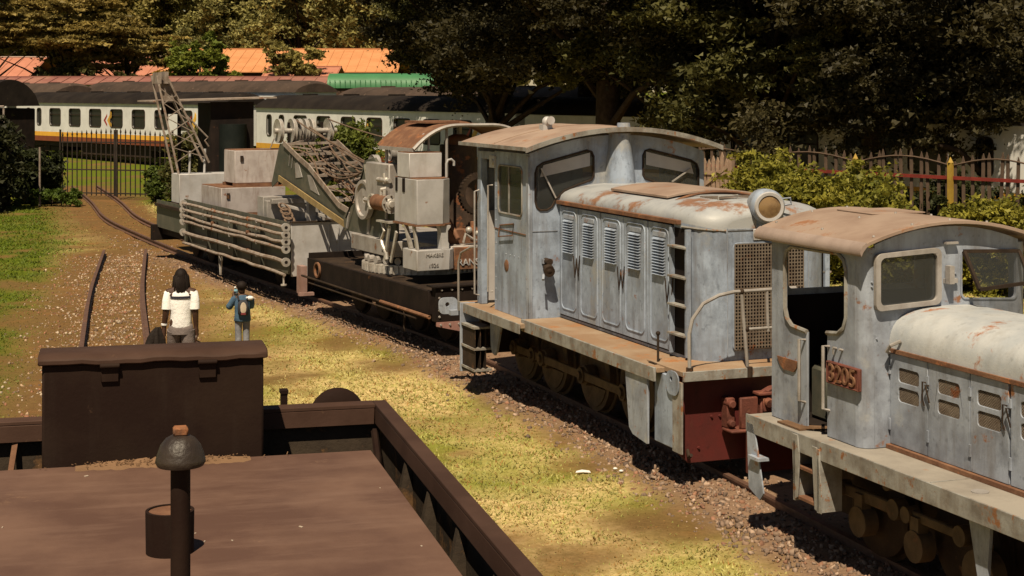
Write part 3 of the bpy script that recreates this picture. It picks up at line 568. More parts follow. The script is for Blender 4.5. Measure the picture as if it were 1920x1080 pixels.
wo = obj('window',MB().add([],[]).plate([[(x*1.0+(x-.445)*.05,z+(z-2.68)*.06) for x,z in WB],WB],'y',-1.43,-1.421),PAINT2,c2)
tilt = MB(); 
for a,b in (((.16,-1.44,2.90),(.76,-1.44,2.88)),((.16,-1.66,2.58),(.72,-1.66,2.62)),((.16,-1.44,2.90),(.16,-1.66,2.58)),((.76,-1.44,2.88),(.72,-1.66,2.62))): tilt.bar(a,b,.03,.03)
obj('tilted_frame',tilt,DARKST,wo); obj('tilted_pane',MB().add([(.17,-1.45,2.89),(.75,-1.45,2.87),(.71,-1.655,2.62),(.17,-1.655,2.59)],[(0,1,2,3)]),GLASSC,wo)
obj('rivet',bolts([(x,-1.42,z) for x,z in ((-.80,2.62),(-.8,2.66),(-.08,2.62),(-.08,2.66),(.08,2.7))]+[(-.75+.16*k,-1.42,2.16) for k in range(3)],.011,.012),PAINT2,c2)
obj('lamp_iron',MB().box(-.05,.08,-1.46,-1.42,2.62,2.66).box(-.05,.0,-1.52,-1.45,2.62,2.78),SILVERD,c2); obj('lamp_iron',MB().box(-.05,.08,-1.47,-1.42,2.97,2.99),SILVERD,c2)
P2('cab_back',MB().plate([[(-.86,1.2)]+arc_strip(-.86,.86,CZ)+[(.86,1.2)],rrect(-.72,-.02,2.42,2.86,.05),rrect(.06,.74,2.42,2.86,.05)],'y',.115,.138),PAINT2)
P2('cab_shade_sheet',MB().box(-.84,.84,.09,.112,1.2,2.36).box(.84,.862,-1.39,.1,1.2,2.1).box(-.84,.84,-1.39,.1,1.199,1.215),DARKIN)  # dark sheets added; shade of the cab interior put into their colour
P2('driver_seat',MB().box(-.62,-.2,-.42,-.12,1.22,1.72),GREEN,bevel=.03)
P2('control_stand',MB().box(-.55,.3,-1.3,-.95,1.2,2.0),GREEN,bevel=.02)
SKIRT = worn('pinkish_skirt_paint',(.29,.225,.195),(.23,.175,.15),.55,0,3,.3,None,.12,(.2,.1,.06),bump=.08)
R2 = lambda x: 3.185-.16*(x/.9)**2
def roof_sec(y, o=0):
    top = [(x,y,R2(x)+o) for x in np.linspace(-.9,.9,15)]; L_ = [(-.96,y,2.99+o),(-.985,y,2.93+o)]; R_ = [(.96,y,2.99+o),(.985,y,2.93+o)]
    up = [L_[1],L_[0]]+top+R_; return up+[(x*.985,y,z-.03) for x,y,z in reversed(up)]
rf = P2('cab_roof',MB().loft([roof_sec(y) for y in (-1.53,.30)],True),ROOFR,bevel=.003,smooth=40)
for s_ in (-1,1): obj('roof_skirt',MB().loft([[(s_*.925,y,3.02),(s_*.97,y,2.99),(s_*.995,y,2.935),(s_*.98,y,2.90),(s_*.96,y,2.94),(s_*.92,y,2.985)] for y in (-1.535,.305)],True),SKIRT,rf,smooth=50)
obj('roof_patch',MB().box(-.25,.35,-.6,.0,3.176,3.188),ROOFR,rf,bevel=.003); obj('bolt',bolts([(x,y,R2(x)) for x in (-.8,-.4,0,.4) for y in (-1.45,-.62,.2)],.014,.014,'z',1),SILVERD,rf)
# bonnet
def bon(y, w=.62, zs=2.06, zc=2.42):
    return [(-w,y,zs)]+[(-w*abs(math.cos(a))**.62*(1 if a < math.pi/2 else -1),y,zs+(zc-zs)*math.sin(a)**.72) for a in np.linspace(.001,math.pi-.001,21)]+[(w,y,zs)]
P2('bonnet_top',MB().loft([bon(y) for y in (-1.421,-2.4,-3.6,-5.0,-6.0)]+[bon(-6.2,.6,2.06,2.39),bon(-6.35,.52,2.05,2.3),bon(-6.42,.4,2.04,2.2)],caps=True),HOOD2T,smooth=60)
for s in (-1,1):
    P2('bonnet_side',MB().box(min(s*.60,s*.58),max(s*.60,s*.58),-6.4,-1.421,1.197,2.06),PAINT2); bt = P2('bonnet_bead',MB().bar((s*.625,-1.43,2.06),(s*.625,-6.3,2.06),.035,.035),RUST)
    P2('sill',MB().box(min(s*.66,s*.6),max(s*.66,s*.6),-6.4,-1.43,1.197,1.235),RUST)
    P2('hinge_hook',MB().tube([(s*.64,-1.46,2.04),(s*.70,-1.5,2.06),(s*.70,-1.56,2.12),(s*.62,-1.6,2.16)],.016),SILVERD)
    for k,(y1,y0) in enumerate(((-1.44,-1.985),(-1.995,-2.555),(-2.565,-3.04),(-3.07,-3.6),(-3.61,-4.15),(-4.16,-4.7),(-4.71,-5.25))):
        yc = (y0+y1)/2; hs = [rrect(yc-.15,yc+.15,zz,zz+.125,.035) for zz in (1.80,1.63)] if k < 4 else []
        a,b = sorted((s*.622,s*.604)); dr = P2('bonnet_door',MB().plate([[(y0,1.24),(y1,1.24),(y1,2.035),(y0,2.035)]]+hs,'x',a,b),PAINT2,bevel=.003)
        for zz in (1.80,1.63)[:len(hs)]:
            mm = MB()
            for j in range(-8,14):
                for d_ in (-1,1):
                    A = (yc-.15+.024*j, zz); Bp = (A[0]+d_*.125, zz+.125); t0,t1 = 0,1
                    if d_ > 0:
                        t0 = max(0,(yc-.15-A[0])/.125); t1 = min(1,(yc+.15-A[0])/.125)
                    else:
                        t0 = max(0,(A[0]-yc-.15)/.125); t1 = min(1,(A[0]-yc+.15)/.125)
                    if t1-t0 > .05: mm.bar((s*.61,A[0]+d_*.125*t0,zz+.125*t0),(s*.61,A[0]+d_*.125*t1,zz+.125*t1),.006,.006)
            gr_ = obj('mesh_vent',MB().box(min(s*.6035,s*.602),max(s*.6035,s*.602),yc-.16,yc+.16,zz-.01,zz+.135),DARKIN,dr); obj('wire_mesh',mm,MESHM,gr_,smooth=0)
        if k%2 == 0: obj('latch',MB().tube([(s*.63,y0+.0,1.86),(s*.66,y0+.02,1.87),(s*.64,y0+.05,1.72),(s*.635,y0+.03,1.66)],.008,5).tube([(s*.63,y0-.03,1.84),(s*.66,y0-.02,1.85),(s*.64,y0-.05,1.70)],.008,5),DARKST,dr)
        obj('hinge',MB().box(min(s*.635,s*.62),max(s*.635,s*.62),y1-.012,y1+.012,1.36,1.46).box(min(s*.635,s*.62),max(s*.635,s*.62),y1-.012,y1+.012,1.85,1.92),PAINT2,dr)
# steps at the cab
for s in (-1,1):
    stp = P2('cab_steps',MB().plate([[(-.56,1.19),(-.66,1.19),(-.69,1.0),(-.66,.62),(-.60,.58)]],'x',s*1.078,s*1.09).box(min(s*1.09,s*.85),max(s*1.09,s*.85),-.62,-.585,.58,1.13).box(min(s*1.09,s*.85),max(s*1.09,s*.85),-1.03,-.99,.56,1.13).plate([[(-.90,1.14),(-.985,1.14),(-1.06,.8),(-1.06,.56),(-.95,.58)]],'x',s*1.078,s*1.09),EDGE,bevel=.003)
    for z in (.60,.88): obj('tread',MB().box(min(s*1.07,s*.87),max(s*1.07,s*.87),-.985,-.625,z,z+.025),RUST,stp)
    P2('rear_panel',MB().plate([[(.30,1.12),(.26,.5),(.05,.42),(-.02,.5),(.10,.9),(.18,1.12)]],'x',s*1.06,s*1.075).box(min(s*1.12,s*1.0),max(s*1.12,s*1.0),.0,.2,.80,.83),PAINT2)
P2('rear_coupler',MB().box(-.2,.2,.34,.8,.6,.84).box(-.26,.16,.75,1.0,.58,.88),RUSTRED,bevel=.015)
# running gear: rods with hanging round weights, as on outside frames
for s in (-1,1):
    x = s*.72
    rg = P2('side_rod',MB().bar((x,-.82,.72),(x,-1.72,.72),.05,.11).bar((x,-1.70,.735),(x,-2.62,.735),.05,.085).bar((x,-.45,.98),(x,-1.62,.93),.05,.09),WHEELM,bevel=.012)
    for yy,zz,rr in ((-.85,.72,.07),(-1.70,.73,.09),(-1.88,.73,.07),(-2.62,.74,.085),(-1.6,.93,.06)): obj('rod_end',MB().cyl((x-.06,yy,zz),(x+.06,yy,zz),rr),WHEELM,rg)
    for y in (-1.16,-2.0,-2.86):
        r_ = .135 if y > -2.5 else .2
        obj('crank_weight',MB().cyl((x-.06,y,.49),(x+.08,y,.49),r_,n=20).box(min(x-.05,x+.05),max(x-.05,x+.05),y-.06,y+.06,.5,.74),WHEELM,rg)
    for y in (-1.16,-2.42,-3.68): P2('wheel',MB().lathe([(.001,0),(.40,0),(.44,.02),(.44,.1),(.48,.11),(.48,.13),(.001,.13)],(s*.5-.065,y,.6),'x',24),DARKST)
P2('frame_stay',MB().plate([[(-2.95,1.1),(-3.25,1.1),(-3.2,.55),(-3.1,.5)]],'x',-.95,-.92),PAINT2)
# ------------------------------------------------------------------ black tender in the foreground
E3 = thing('steam_tender','black steam locomotive tender in the foreground with brown deck and tool box','tender',(.12,.03,0),R(14.2))
P3 = lambda n,mb,mt,**k: obj(n,mb,mt,E3,**k)
P3('deck',MB().box(-1.24,1.24,.6,8.45,2.40,2.43),DECK,bevel=.004)
P3('tank',MB().box(-1.23,1.23,.6,8.43,1.0,2.395).box(-1.38,1.38,8.44,9.0,1.0,2.02).box(-1.38,-1.24,.6,8.44,1.0,2.02).box(1.24,1.38,.6,8.44,1.0,2.02),TENDERW)
for s in (-1,1):
    a,b = sorted((s*1.385,s*1.40)); w_ = P3('side_wall',MB().box(a,b,.6,9.05,1.0,2.55),TENDERW)
    a,b = sorted((s*1.345,s*1.425)); obj('coping',MB().box(a,b,.6,9.07,2.552,2.572).box(min(s*1.345,s*1.36),max(s*1.345,s*1.36),.6,9.0,2.46,2.551),LIDM,w_,bevel=.003)
    for y in (8.05,7.45,6.8,6.1,5.4,4.6,3.8):
        obj('gusset',MB().add([(s*1.384,y-.035,2.03),(s*1.384,y+.035,2.03),(s*1.26,y+.03,2.03),(s*1.26,y-.03,2.03),(s*1.384,y-.03,2.44),(s*1.384,y+.03,2.44),(s*1.35,y+.025,2.44),(s*1.35,y-.025,2.44)],[(0,1,2,3),(4,5,6,7),(0,1,5,4),(1,2,6,5),(2,3,7,6),(3,0,4,7)]),TENDERW,w_)
    obj('corner_stay',MB().tube([(s*1.34,8.95,2.42),(s*1.30,8.6,2.36),(s*1.25,8.3,2.33),(s*1.24,8.2,2.31)],.02),TENDER,w_)
    for y in (2.2,4.0,6.2,8.0): P3('wheel',MB().lathe([(.001,0),(.40,0),(.43,.02),(.43,.1),(.47,.11),(.47,.13),(.001,.13)],(s*.5-.065,y,.58),'x',22),DARKST)
rw = P3('rear_wall',MB().box(-1.38,1.38,9.0,9.03,1.0,2.55),TENDERW)
obj('coping',MB().box(-1.345,1.345,8.95,9.07,2.552,2.573).box(-1.34,1.34,8.95,8.965,2.46,2.551),LIDM,rw,bevel=.003)
obj('round_plate',MB().lathe([(.001,9.13),(.10,9.13),(.15,9.15),(.16,9.18),(.15,9.21),(.001,9.21)],(1.16,0,2.475),'y',26),TENDER,rw); obj('lamp_iron',MB().box(.83,.865,9.08,9.14,2.4,2.63).box(.825,.87,9.075,9.15,2.63,2.65),TENDER,rw)
obj('wall_stay',MB().bar((-.60,8.97,2.46),(-.66,8.75,2.03),.03,.012),RUST,rw)
P3('underframe',MB().box(-.9,.9,.5,9.1,.62,1.0).box(-1.3,1.3,9.03,9.15,.62,1.05),DARKST)
bx = P3('tool_box',MB().box(-.45,.685,8.59,8.86,2.025,2.93),TENDER,bevel=.012)
n_ = 16; ld = MB(); prof = []
rings = []
for k in range(n_+1):
    x = -.47+1.175*k/n_; dz = .004*math.sin(k*.9)+.003*math.sin(k*2.3+1)-.005*(k/n_)
    rings.append([(x,8.565,2.925+dz),(x,8.565,2.955+dz),(x,8.60,2.975+dz*.5),(x,8.86,2.975),(x,8.885,2.96),(x,8.885,2.925)])
lid = obj('lid',MB().loft(rings,True),LIDM,bx,bevel=.006)
for x in (-.11,.39): obj('hinge',MB().box(x-.045,x+.045,8.573,8.588,2.83,2.915).cyl((x-.05,8.565,2.915),(x+.05,8.565,2.915),.014),TENDER,bx,bevel=.003)
rr_ = np.random.default_rng(3); lt = MB(); rings = []
for k in range(41):
    x = -.28+.88*k/40; h_ = .004+.022*max(0,math.sin(math.pi*k/40))*(.5+.8*rr_.random()); rings.append([(x,8.33+.05*rr_.random()-.03*math.sin(math.pi*k/40),2.4302),(x,8.40,2.431+h_*.5),(x,8.43+.01*rr_.random(),2.431+h_),(x,8.447,2.4305)])
lt.loft(rings)
for k in range(260):
    x = rr_.normal(.15,.2); y = 8.44-abs(rr_.normal(0,.04)); a = rr_.random()*3.1; q = .008+.014*rr_.random(); lt.bar((x,y,2.436+.018*rr_.random()),(x+q*math.cos(a),y+.3*q*math.sin(a),2.438+.02*rr_.random()),.004,.003)
obj('dry_litter',lt,STRAW,E3.children[0],smooth=0)['kind'] = 'stuff'
pot = P3('filler_neck',MB().lathe([(.098,0),(.100,.175),(.088,.176),(.088,.01)],(.129,6.79,2.43),'z',28),TENDER,smooth=40); obj('inner_rust',MB().lathe([(.001,.012),(.087,.012),(.087,.17),(.0865,.17)],(.129,6.79,2.43),'z',24),RUST,pot)
vp_ = P3('vent_pipe',MB().cyl((.118,5.55,2.43),(.118,5.55,3.10),.0335,n=18),TENDER,smooth=60)
obj('dome_cap',MB().lathe([(.030,-.01),(.078,-.012),(.085,.0),(.083,.012),(.078,.03),(.068,.058),(.050,.080),(.028,.092),(.001,.095)],(.118,5.55,3.085),'z',28),DOMEM,vp_,smooth=60)
obj('cap_nut',MB().box(.093,.143,5.525,5.575,3.175,3.205),RUST,vp_,bevel=.006)

fk = MB()
for k in range(18):
    x,y = rr_.uniform(-1.2,1.2),rr_.uniform(4.5,8.3); q = .004+.006*rr_.random()**2; a = rr_.random()*3.14; fk.bar((x,y,2.4315),(x+q*2*math.cos(a),y+q*2*math.sin(a),2.433),q,.003)
obj('pale_flake',fk,worn('pale_flakes',(.42,.36,.30),(.3,.22,.16),.8,bump=0),E3.children[0],smooth=0)['kind'] = 'stuff'
# ------------------------------------------------------------------ steam crane on its flat wagon
WO,WR_ = (-.236,26.367,0),R(27)
K = thing('rail_crane','silver steam crane with rusty canopy and dark jib on a black flat wagon','crane',WO,WR_)
PK = lambda n,mb,mt,**k: obj(n,mb,mt,K,**k)
bed = PK('wagon_bed',MB().box(-1.23,1.23,0,5.72,1.0,1.095),DARKST,bevel=.004)
for s in (-1,1):
    a,b = sorted((s*1.25,s*1.19)); so = PK('sole_bar',MB().box(a,b,-.02,5.74,.72,1.10),BLACK,bevel=.006)
    obj('rod',MB().cyl((s*1.30,-.15,.70),(s*1.30,5.9,.745),.022,n=8).cyl((s*1.34,.3,.63),(s*1.34,5.4,.66),.016,n=8),DARKST,so)
    obj('screw_thread',MB().cyl((s*1.30,-.15,.70),(s*1.30,1.9,.714),.032,n=8),RUST,so)
    obj('hand_wheel',MB().lathe([(.12,-.02),(.15,-.02),(.15,.02),(.12,.02)],(s*1.28,5.1,.93),'x',18),RUST,so)
    obj('strut',MB().cyl((s*1.2,1.1,.30),(s*1.2,1.1,.72),.02,n=8),DARKST,so)
eb = PK('end_beam',MB().box(-1.2,1.2,-.19,-.02,.62,1.17),BLACK,bevel=.006)
obj('top_flange',MB().box(-1.26,1.26,-.23,.05,1.172,1.195),BLACK,eb); obj('rivet',bolts([(-1.1+.18*k,-.19,1.13) for k in range(13)]+[(-1.14,-.19,1.0-.1*k) for k in range(4)],.022,.02),SILVERD,eb)
obj('pink_plate',MB().plate([[(-1.19,.615),(-1.19,.55),(-.66,.42),(-.2,.40),(-.2,.615)]],'y',-.2,-.17),worn('faded_pink_paint',(.36,.20,.175),(.25,.13,.11),.6),eb); obj('pink_rivet',bolts([(-1.12+.16*k,-.2,.57) for k in range(5)],.022,.02),SILVERD,eb)
PK('end_lip',MB().box(-1.23,1.23,5.62,5.72,1.098,1.2),BLACK)
for y in (.9,2.1,3.6,4.8):
    for s in (-1,1): PK('wheel',MB().lathe([(.001,0),(.36,0),(.39,.02),(.39,.1),(.43,.11),(.43,.13),(.001,.13)],(s*.5-.065,y,.53),'x',22),DARKST)
PK('underframe',MB().box(-.7,.7,.1,5.6,.55,1.0),DARKST)
# slewing ring with teeth
rg = MB().lathe([(.95,0),(1.08,0),(1.08,.16),(.95,.16)],(0,3.05,1.10),'z',64)
for k in range(60):
    a = 2*math.pi*k/60; c,s_ = math.cos(a),math.sin(a); rg.bar((1.08*c,3.05+1.08*s_,1.115),(1.08*c,3.05+1.08*s_,1.25),.05,.05,(c,s_,0))
PK('slewing_ring',rg,STEELP,smooth=0)
for k in range(26):
    a = 2*math.pi*k/26
    if k == 0: ro = PK('roller',MB().cyl((.92,0,0),(1.06,0,0),.065,n=10),SILVERD); ro.location = (0,3.05,1.33)
    else: shared(ro,K,(0,3.05,1.33),(0,0,a))
PK('revolving_frame',MB().plate([[(-.98,2.3),(-.98,4.1),(-.62,4.95),(.62,4.95),(.98,4.1),(.98,.95),(-.4,.95),(-.6,2.0)]],'z',1.42,1.70),SILVERD,bevel=.01)
# tanks and balance weight
CH = lambda x0,x1,y0,y1,c: [(x0,y0),(x1-c,y0),(x1,y0+c*.9),(x1,y1),(x0,y1)]
lt_ = PK('water_tank',MB().plate([CH(-1.1,-.42,.80,1.76,.2)],'z',2.10,2.85),SILVER,bevel=.008)
obj('tank_rim',MB().plate([CH(-1.125,-.40,.78,1.78,.2)],'z',2.07,2.098),RUST,lt_); obj('rusty_lid',MB().plate([CH(-1.09,-.43,.81,1.75,.2)],'z',2.852,2.866),RUST,lt_)
obj('strap',MB().box(-1.112,-1.10,1.30,1.40,2.62,2.85).box(-1.112,-1.10,1.62,1.70,2.62,2.85),BLACK,lt_)
ut = PK('upper_tank',MB().box(-1.1,-.50,1.12,1.64,2.868,3.28),SILVER,bevel=.008); obj('rusty_lid',MB().box(-1.09,-.51,1.13,1.63,3.282,3.295),RUST,ut)
PK('overflow_pipe',MB().tube([(-.47,1.0,2.86),(-.47,1.0,3.1),(-.44,1.0,3.16),(-.38,1.0,3.17),(-.33,1.0,3.13),(-.33,1.0,3.06)],.022,8),SILVER)
PK('vent_pipe',MB().tube([(-.62,1.4,3.29),(-.62,1.4,3.55),(-.66,1.4,3.6),(-.72,1.4,3.58),(-.73,1.4,3.52)],.022,8),SILVER)
bw = PK('balance_weight',MB().plate([CH(-1.1,-.38,.80,1.40,.12)],'z',1.33,1.67),SILVER,bevel=.01)
text('cast_letters','MAKERS',.088,.007,SILVERD,bw,(-.78,.795,1.585),(1,0,0),(0,0,1)); text('cast_date','1926',.095,.007,SILVERD,bw,(-.80,.795,1.415),(1,0,0),(0,0,1))
cw = PK('centre_weight',MB().box(-.36,.9,.92,1.5,1.30,1.68),RUST,bevel=.01); text('cast_letters','RANS',.16,.012,SILVER,cw,(-.10,.912,1.42),(1,0,0),(0,0,1))
PK('front_leg',MB().bar((-1.09,1.3,2.08),(-1.05,1.15,1.67),.07,.04),STEELP); PK('front_leg',MB().bar((-1.09,.95,2.08),(-1.05,.9,1.67),.07,.04),STEELP)
PK('pedestal',MB().plate([[(-.64,1.672),(-.49,1.672),(-.49,1.76),(-.51,1.8),(-.51,1.98),(-.46,2.04),(-.46,2.068),(-.66,2.068),(-.64,1.95)]],'y',.84,1.0),SILVER,bevel=.006)
# side frame, cylinder, gears
ck = None
for s in (-1,1):
    ck = PK('side_frame',MB().plate([[(2.25,1.70),(4.75,1.70),(4.85,1.95),(4.55,2.1),(4.15,2.3),(3.95,2.75),(3.75,3.05),(3.3,3.12),(3.0,2.95),(2.3,3.12)]],'x',s*.80,s*.86),GREEN if s < 0 else BLACK,bevel=.006)
    obj('rib',MB().bar((s*.87,3.55,1.72),(s*.87,3.45,2.25),.09,.03,(1,0,0)).bar((s*.87,4.6,1.75),(s*.87,4.5,2.05),.06,.03,(1,0,0)),SILVERD,ck)
PK('steam_chest',MB().box(-1.0,-.82,2.25,3.35,2.35,3.05),SILVERD,bevel=.02)
cy = PK('steam_cylinder',MB().cyl((-1.08,1.98,2.37),(-1.08,2.62,2.37),.14,n=20),RUST,smooth=50)
obj('end_cover',MB().lathe([(.001,1.90),(.05,1.90),(.06,1.93),(.09,1.935),(.10,1.95),(.165,1.95),(.165,1.98),(.001,1.98)],(-1.08,0,2.37),'y',26),STEELP,cy)
obj('stud',bolts([(-1.08+.135*math.cos(a),1.95,2.37+.135*math.sin(a)) for a in np.linspace(0,5.5,8)],.018,.03),DARKST,cy)
obj('drain_cock',MB().cyl((-1.1,2.2,2.5),(-1.1,2.2,2.6),.035).cyl((-1.1,2.36,2.5),(-1.1,2.36,2.62),.03).cyl((-1.1,2.36,2.6),(-1.02,2.3,2.62),.04),STEELP,cy)
PK('flywheel',MB().lathe([(.30,-.05),(.36,-.05),(.36,.05),(.30,.05),(.28,.012),(.06,.012),(.001,.03),(.06,-.012),(.28,-.012)],(-.94,3.55,2.35),'x',30),SILVERD)
PK('crosshead',MB().tube([(-1.05,2.62,2.37),(-1.0,3.0,2.36),(-.98,3.4,2.36)],.05,8).lathe([(.10,-.03),(.14,-.03),(.14,.03),(.10,.03)],(-1.06,2.9,2.36),'x',18),STEELP)
PK('pulley',MB().lathe([(.06,-.05),(.17,-.045),(.20,-.06),(.20,-.02),(.18,0),(.20,.02),(.20,.06),(.17,.045),(.06,.05)],(-.62,3.85,2.95),'x',26),SILVERD)
PK('pulley',MB().lathe([(.06,-.05),(.13,-.045),(.15,-.06),(.15,.06),(.13,.045),(.06,.05)],(-.50,3.3,3.20),'x',22),SILVERD)
PK('exhaust_pipe',MB().tube([(-.75,3.75,2.93),(-.85,3.4,3.0),(-.9,3.1,2.98),(-.92,2.6,2.82),(-.95,2.3,2.75)],.03,8),SILVERD); PK('valve',MB().cyl((-1.0,2.75,2.76),(-1.0,2.2,2.76),.04).cyl((-1.0,2.45,2.70),(-1.0,2.45,2.88),.03).sphere((-1.0,2.35,2.76),.06),STEELP)
PK('reversing_lever',MB().bar((-.95,4.45,1.95),(-.85,3.72,2.95),.025,.015),BLACK)
PK('brace_strut',MB().plate([[(3.15,2.2),(3.3,2.2),(3.62,2.98),(3.5,3.0)]],'x',-.93,-.90).plate([[(2.85,2.2),(2.95,2.2),(3.2,2.7),(3.12,2.72)]],'x',-.93,-.90),STEELP)
PK('hanging_link',MB().bar((-1.15,1.86,2.02),(-1.15,2.07,1.40),.07,.03,(1,0,0)),STEELP); PK('hanging_link',MB().bar((-1.15,1.55,1.93),(-1.15,1.80,1.39),.07,.03,(1,0,0)),STEELP)
PK('elbow_pipe',MB().tube([(-1.13,2.25,2.05),(-1.14,2.1,1.9),(-1.15,2.22,1.75),(-1.15,2.18,1.65),(-1.15,2.0,1.52),(-1.15,1.98,1.42)],.035,8),STEELP)
PK('step_bracket',MB().box(-1.2,-1.0,1.8,2.35,2.05,2.08).bar((-1.1,2.35,2.06),(-1.1,2.2,1.9),.03,.03),STEELP)
bo = PK('boiler',MB().cyl((.22,2.0,1.5),(.22,2.0,3.38),.33,n=24),worn('sooty_boiler',(.045,.032,.026),(.09,.06,.045),.6,rust=.35),smooth=50)
obj('boiler_dome',MB().lathe([(.26,3.38),(.25,3.45),(.2,3.52),(.1,3.56),(.001,3.565)],(.22,2.0,0),'z',22),RUST,bo); obj('safety_pipe',MB().cyl((.24,2.0,3.55),(.24,2.0,3.76),.045,n=10),SILVER,bo)
gw = MB().lathe([(.27,-.05),(.36,-.05),(.36,.05),(.27,.05)],(.25,1.25,2.55),'y',36)
for k in range(36):
    a = 2*math.pi*k/36; gw.bar((.25+.36*math.cos(a),1.2,2.55+.36*math.sin(a)),(.25+.36*math.cos(a),1.3,2.55+.36*math.sin(a)),.025,.025)
PK('gear_wheel',gw,DARKST,smooth=0); PK('engine_fittings',MB().box(-.3,.7,1.3,1.6,1.7,1.95).cyl((-.1,1.1,1.9),(.5,1.1,1.9),.06).cyl((-.2,1.1,1.8),(-.2,1.5,2.1),.04).cyl((.05,1.05,1.75),(.05,1.05,2.1),.045),RUST,bevel=.01)
PK('gauge_glass',MB().sphere((-.05,1.0,1.96),.06).sphere((.12,1.0,1.9),.05).tube([(-.15,1.0,1.75),(-.12,.98,1.9),(0,1,1.82),(.1,1.02,1.78)],.025),STEELP)
CR = lambda x: 3.76-.40*max(0,(-x-.15)/.85)**2.2 if x < 0 else 3.76-.40*max(0,(x-.45)/.85)**2.2
cn = PK('canopy',MB().loft([[(x,y,CR(x)) for x in np.linspace(-1.0,1.3,20)]+[(x,y,CR(x)-.03) for x in np.linspace(1.3,-1.0,20)] for y in (1.18,2.68)],True),RUST,smooth=45)
obj('canopy_rim',MB().tube([(x,1.17,CR(x)-.02) for x in np.linspace(-1.0,1.3,24)],.035,6).bar((-1.0,1.18,3.33),(-1.0,2.68,3.33),.03,.06),SILVERD,cn); obj('roof_hatch',MB().box(-.55,.1,1.7,2.6,3.765,3.80),RUST,cn)
obj('far_rim',MB().tube([(x,2.7,CR(x)-.01) for x in np.linspace(-1.0,1.3,20)],.05,6),RUST,cn); obj('canopy_post',MB().cyl((-.9,2.6,1.7),(-.9,2.6,3.4),.03).cyl((1.2,1.3,1.7),(1.2,1.3,3.4),.03).cyl((1.2,2.6,1.7),(1.2,2.6,3.4),.03).cyl((-.35,1.25,2.87),(-.35,1.25,3.7),.025),SILVERD,cn)
# jib: two plate sides, braces, sheaves, ropes
jp = [(8.95,3.20),(8.62,3.22),(7.6,2.92),(7.05,2.78),(5.35,2.12),(4.85,2.04),(5.0,1.80),(8.85,2.48),(9.45,2.25),(9.5,2.32)]
for x in (-.72,.48):
    jb = PK('jib_side',MB().plate([jp],'x',x,x+.02),GREEN,bevel=.004)
    obj('lower_flange',MB().bar((x-.05,5.0,1.79),(x-.05,8.85,2.475),.12,.03,(1,0,0)),worn('yellow_lit_flange',(.30,.22,.10),(.18,.12,.06),.6,rust=.2) if x < 0 else RUST,jb)  # yellow light along the near lower edge put into the flange colour
    for (a,b) in zip(jp[1:5],jp[2:6]): obj('upper_flange',MB().bar((x-.03,a[0],a[1]+.012),(x-.03,b[0],b[1]+.012),.11,.025,(1,0,0)),LATT,jb)
    if x < 0: obj('rung_mark',MB().bar((x-.012,8.15,2.72),(x-.012,8.05,3.02),.02,.012,(1,0,0)).bar((x-.012,8.32,2.76),(x-.012,8.22,3.05),.02,.012,(1,0,0)),SILVERD,jb)
    if x < 0: obj('patch_plate',MB().plate([[(7.9,2.52),(7.5,2.56),(7.75,2.86),(7.95,2.82)]],'x',x-.012,x-.002).plate([[(7.0,2.33),(6.5,2.25),(6.95,2.62),(7.2,2.62)]],'x',x-.012,x-.002),SILVERD,jb)
for k,(y,z) in enumerate(((5.6,2.2),(6.2,2.42),(6.8,2.62),(7.4,2.82),(8.0,3.0),(8.6,3.2))):
    PK('jib_cross_bar',MB().bar((-.7,y,z),(.48,y,z+.02),.09,.05),LATT); PK('jib_diagonal',MB().bar((-.7,y,z-.02),(.48,y+.6,z+.18),.05,.03),LATT)
    if k%2: PK('jib_diagonal',MB().bar((.48,y-.6,z-.22),(-.7,y,z-.03),.05,.03),LATT)
PK('jib_head',MB().plate([[(8.6,2.5),(9.4,2.3),(9.2,3.1),(8.7,3.2)]],'x',-.60,-.55).plate([[(8.6,2.5),(9.4,2.3),(9.2,3.1),(8.7,3.2)]],'x',.3,.35).bar((-.5,9.0,3.1),(-.5,9.0,3.65),.06,.04).bar((.25,9.0,3.1),(.25,9.0,3.65),.06,.04),BLACK)
PK('sheave_axle',MB().cyl((-.82,9.0,3.47),(.58,9.0,3.47),.06,n=12),STEELP)
sh = None
for x in (-.72,-.42,-.28,-.14,.0,.40):
    mb = MB().lathe([(.05,-.03),(.20,-.025),(.26,-.04),(.26,-.02),(.23,0),(.26,.02),(.26,.04),(.20,.025),(.05,.03)],(0,0,0),'x',28)
    if sh is None: sh = PK('sheave',mb,STEELP); sh.location = (x,9.0,3.47)
    else: shared(sh,K,(x,9.0,3.47))
rr_ = np.random.default_rng(5)
for k,(x,za) in enumerate(((-.42,3.25),(-.28,3.24),(-.14,3.22),(0,3.24),(.40,3.3),(-.28,3.7),(.40,3.72),(-.14,3.6))):
    y1,z1,x1 = (3.9,2.95,-.6) if k != 6 else (2.9,3.45,-.4); sag = .28+.25*rr_.random() if k < 5 else .08
    PK('wire_rope',MB().tube([(x+(x1-x)*t+.06*math.sin(5*t+k),9.0+(y1-9.0)*t,za+(z1-za)*t-sag*4*t*(1-t)) for t in np.linspace(0,1,14)],.016,5),CABLE)
for k in range(5): PK('slack_rope',MB().tube([(-.6+.25*k+.1*math.sin(7*t+k),8.3-3.2*t,3.08-.95*t+.10*math.sin(9*t+k*2)) for t in np.linspace(0,1,18)],.018,5),CABLE)
PK('hook_block',MB().lathe([(.05,-.05),(.12,-.05),(.12,.05),(.05,.05)],(-.6,8.45,2.35),'x',18).box(-.68,-.52,8.35,8.62,2.3,2.5),STEELP)

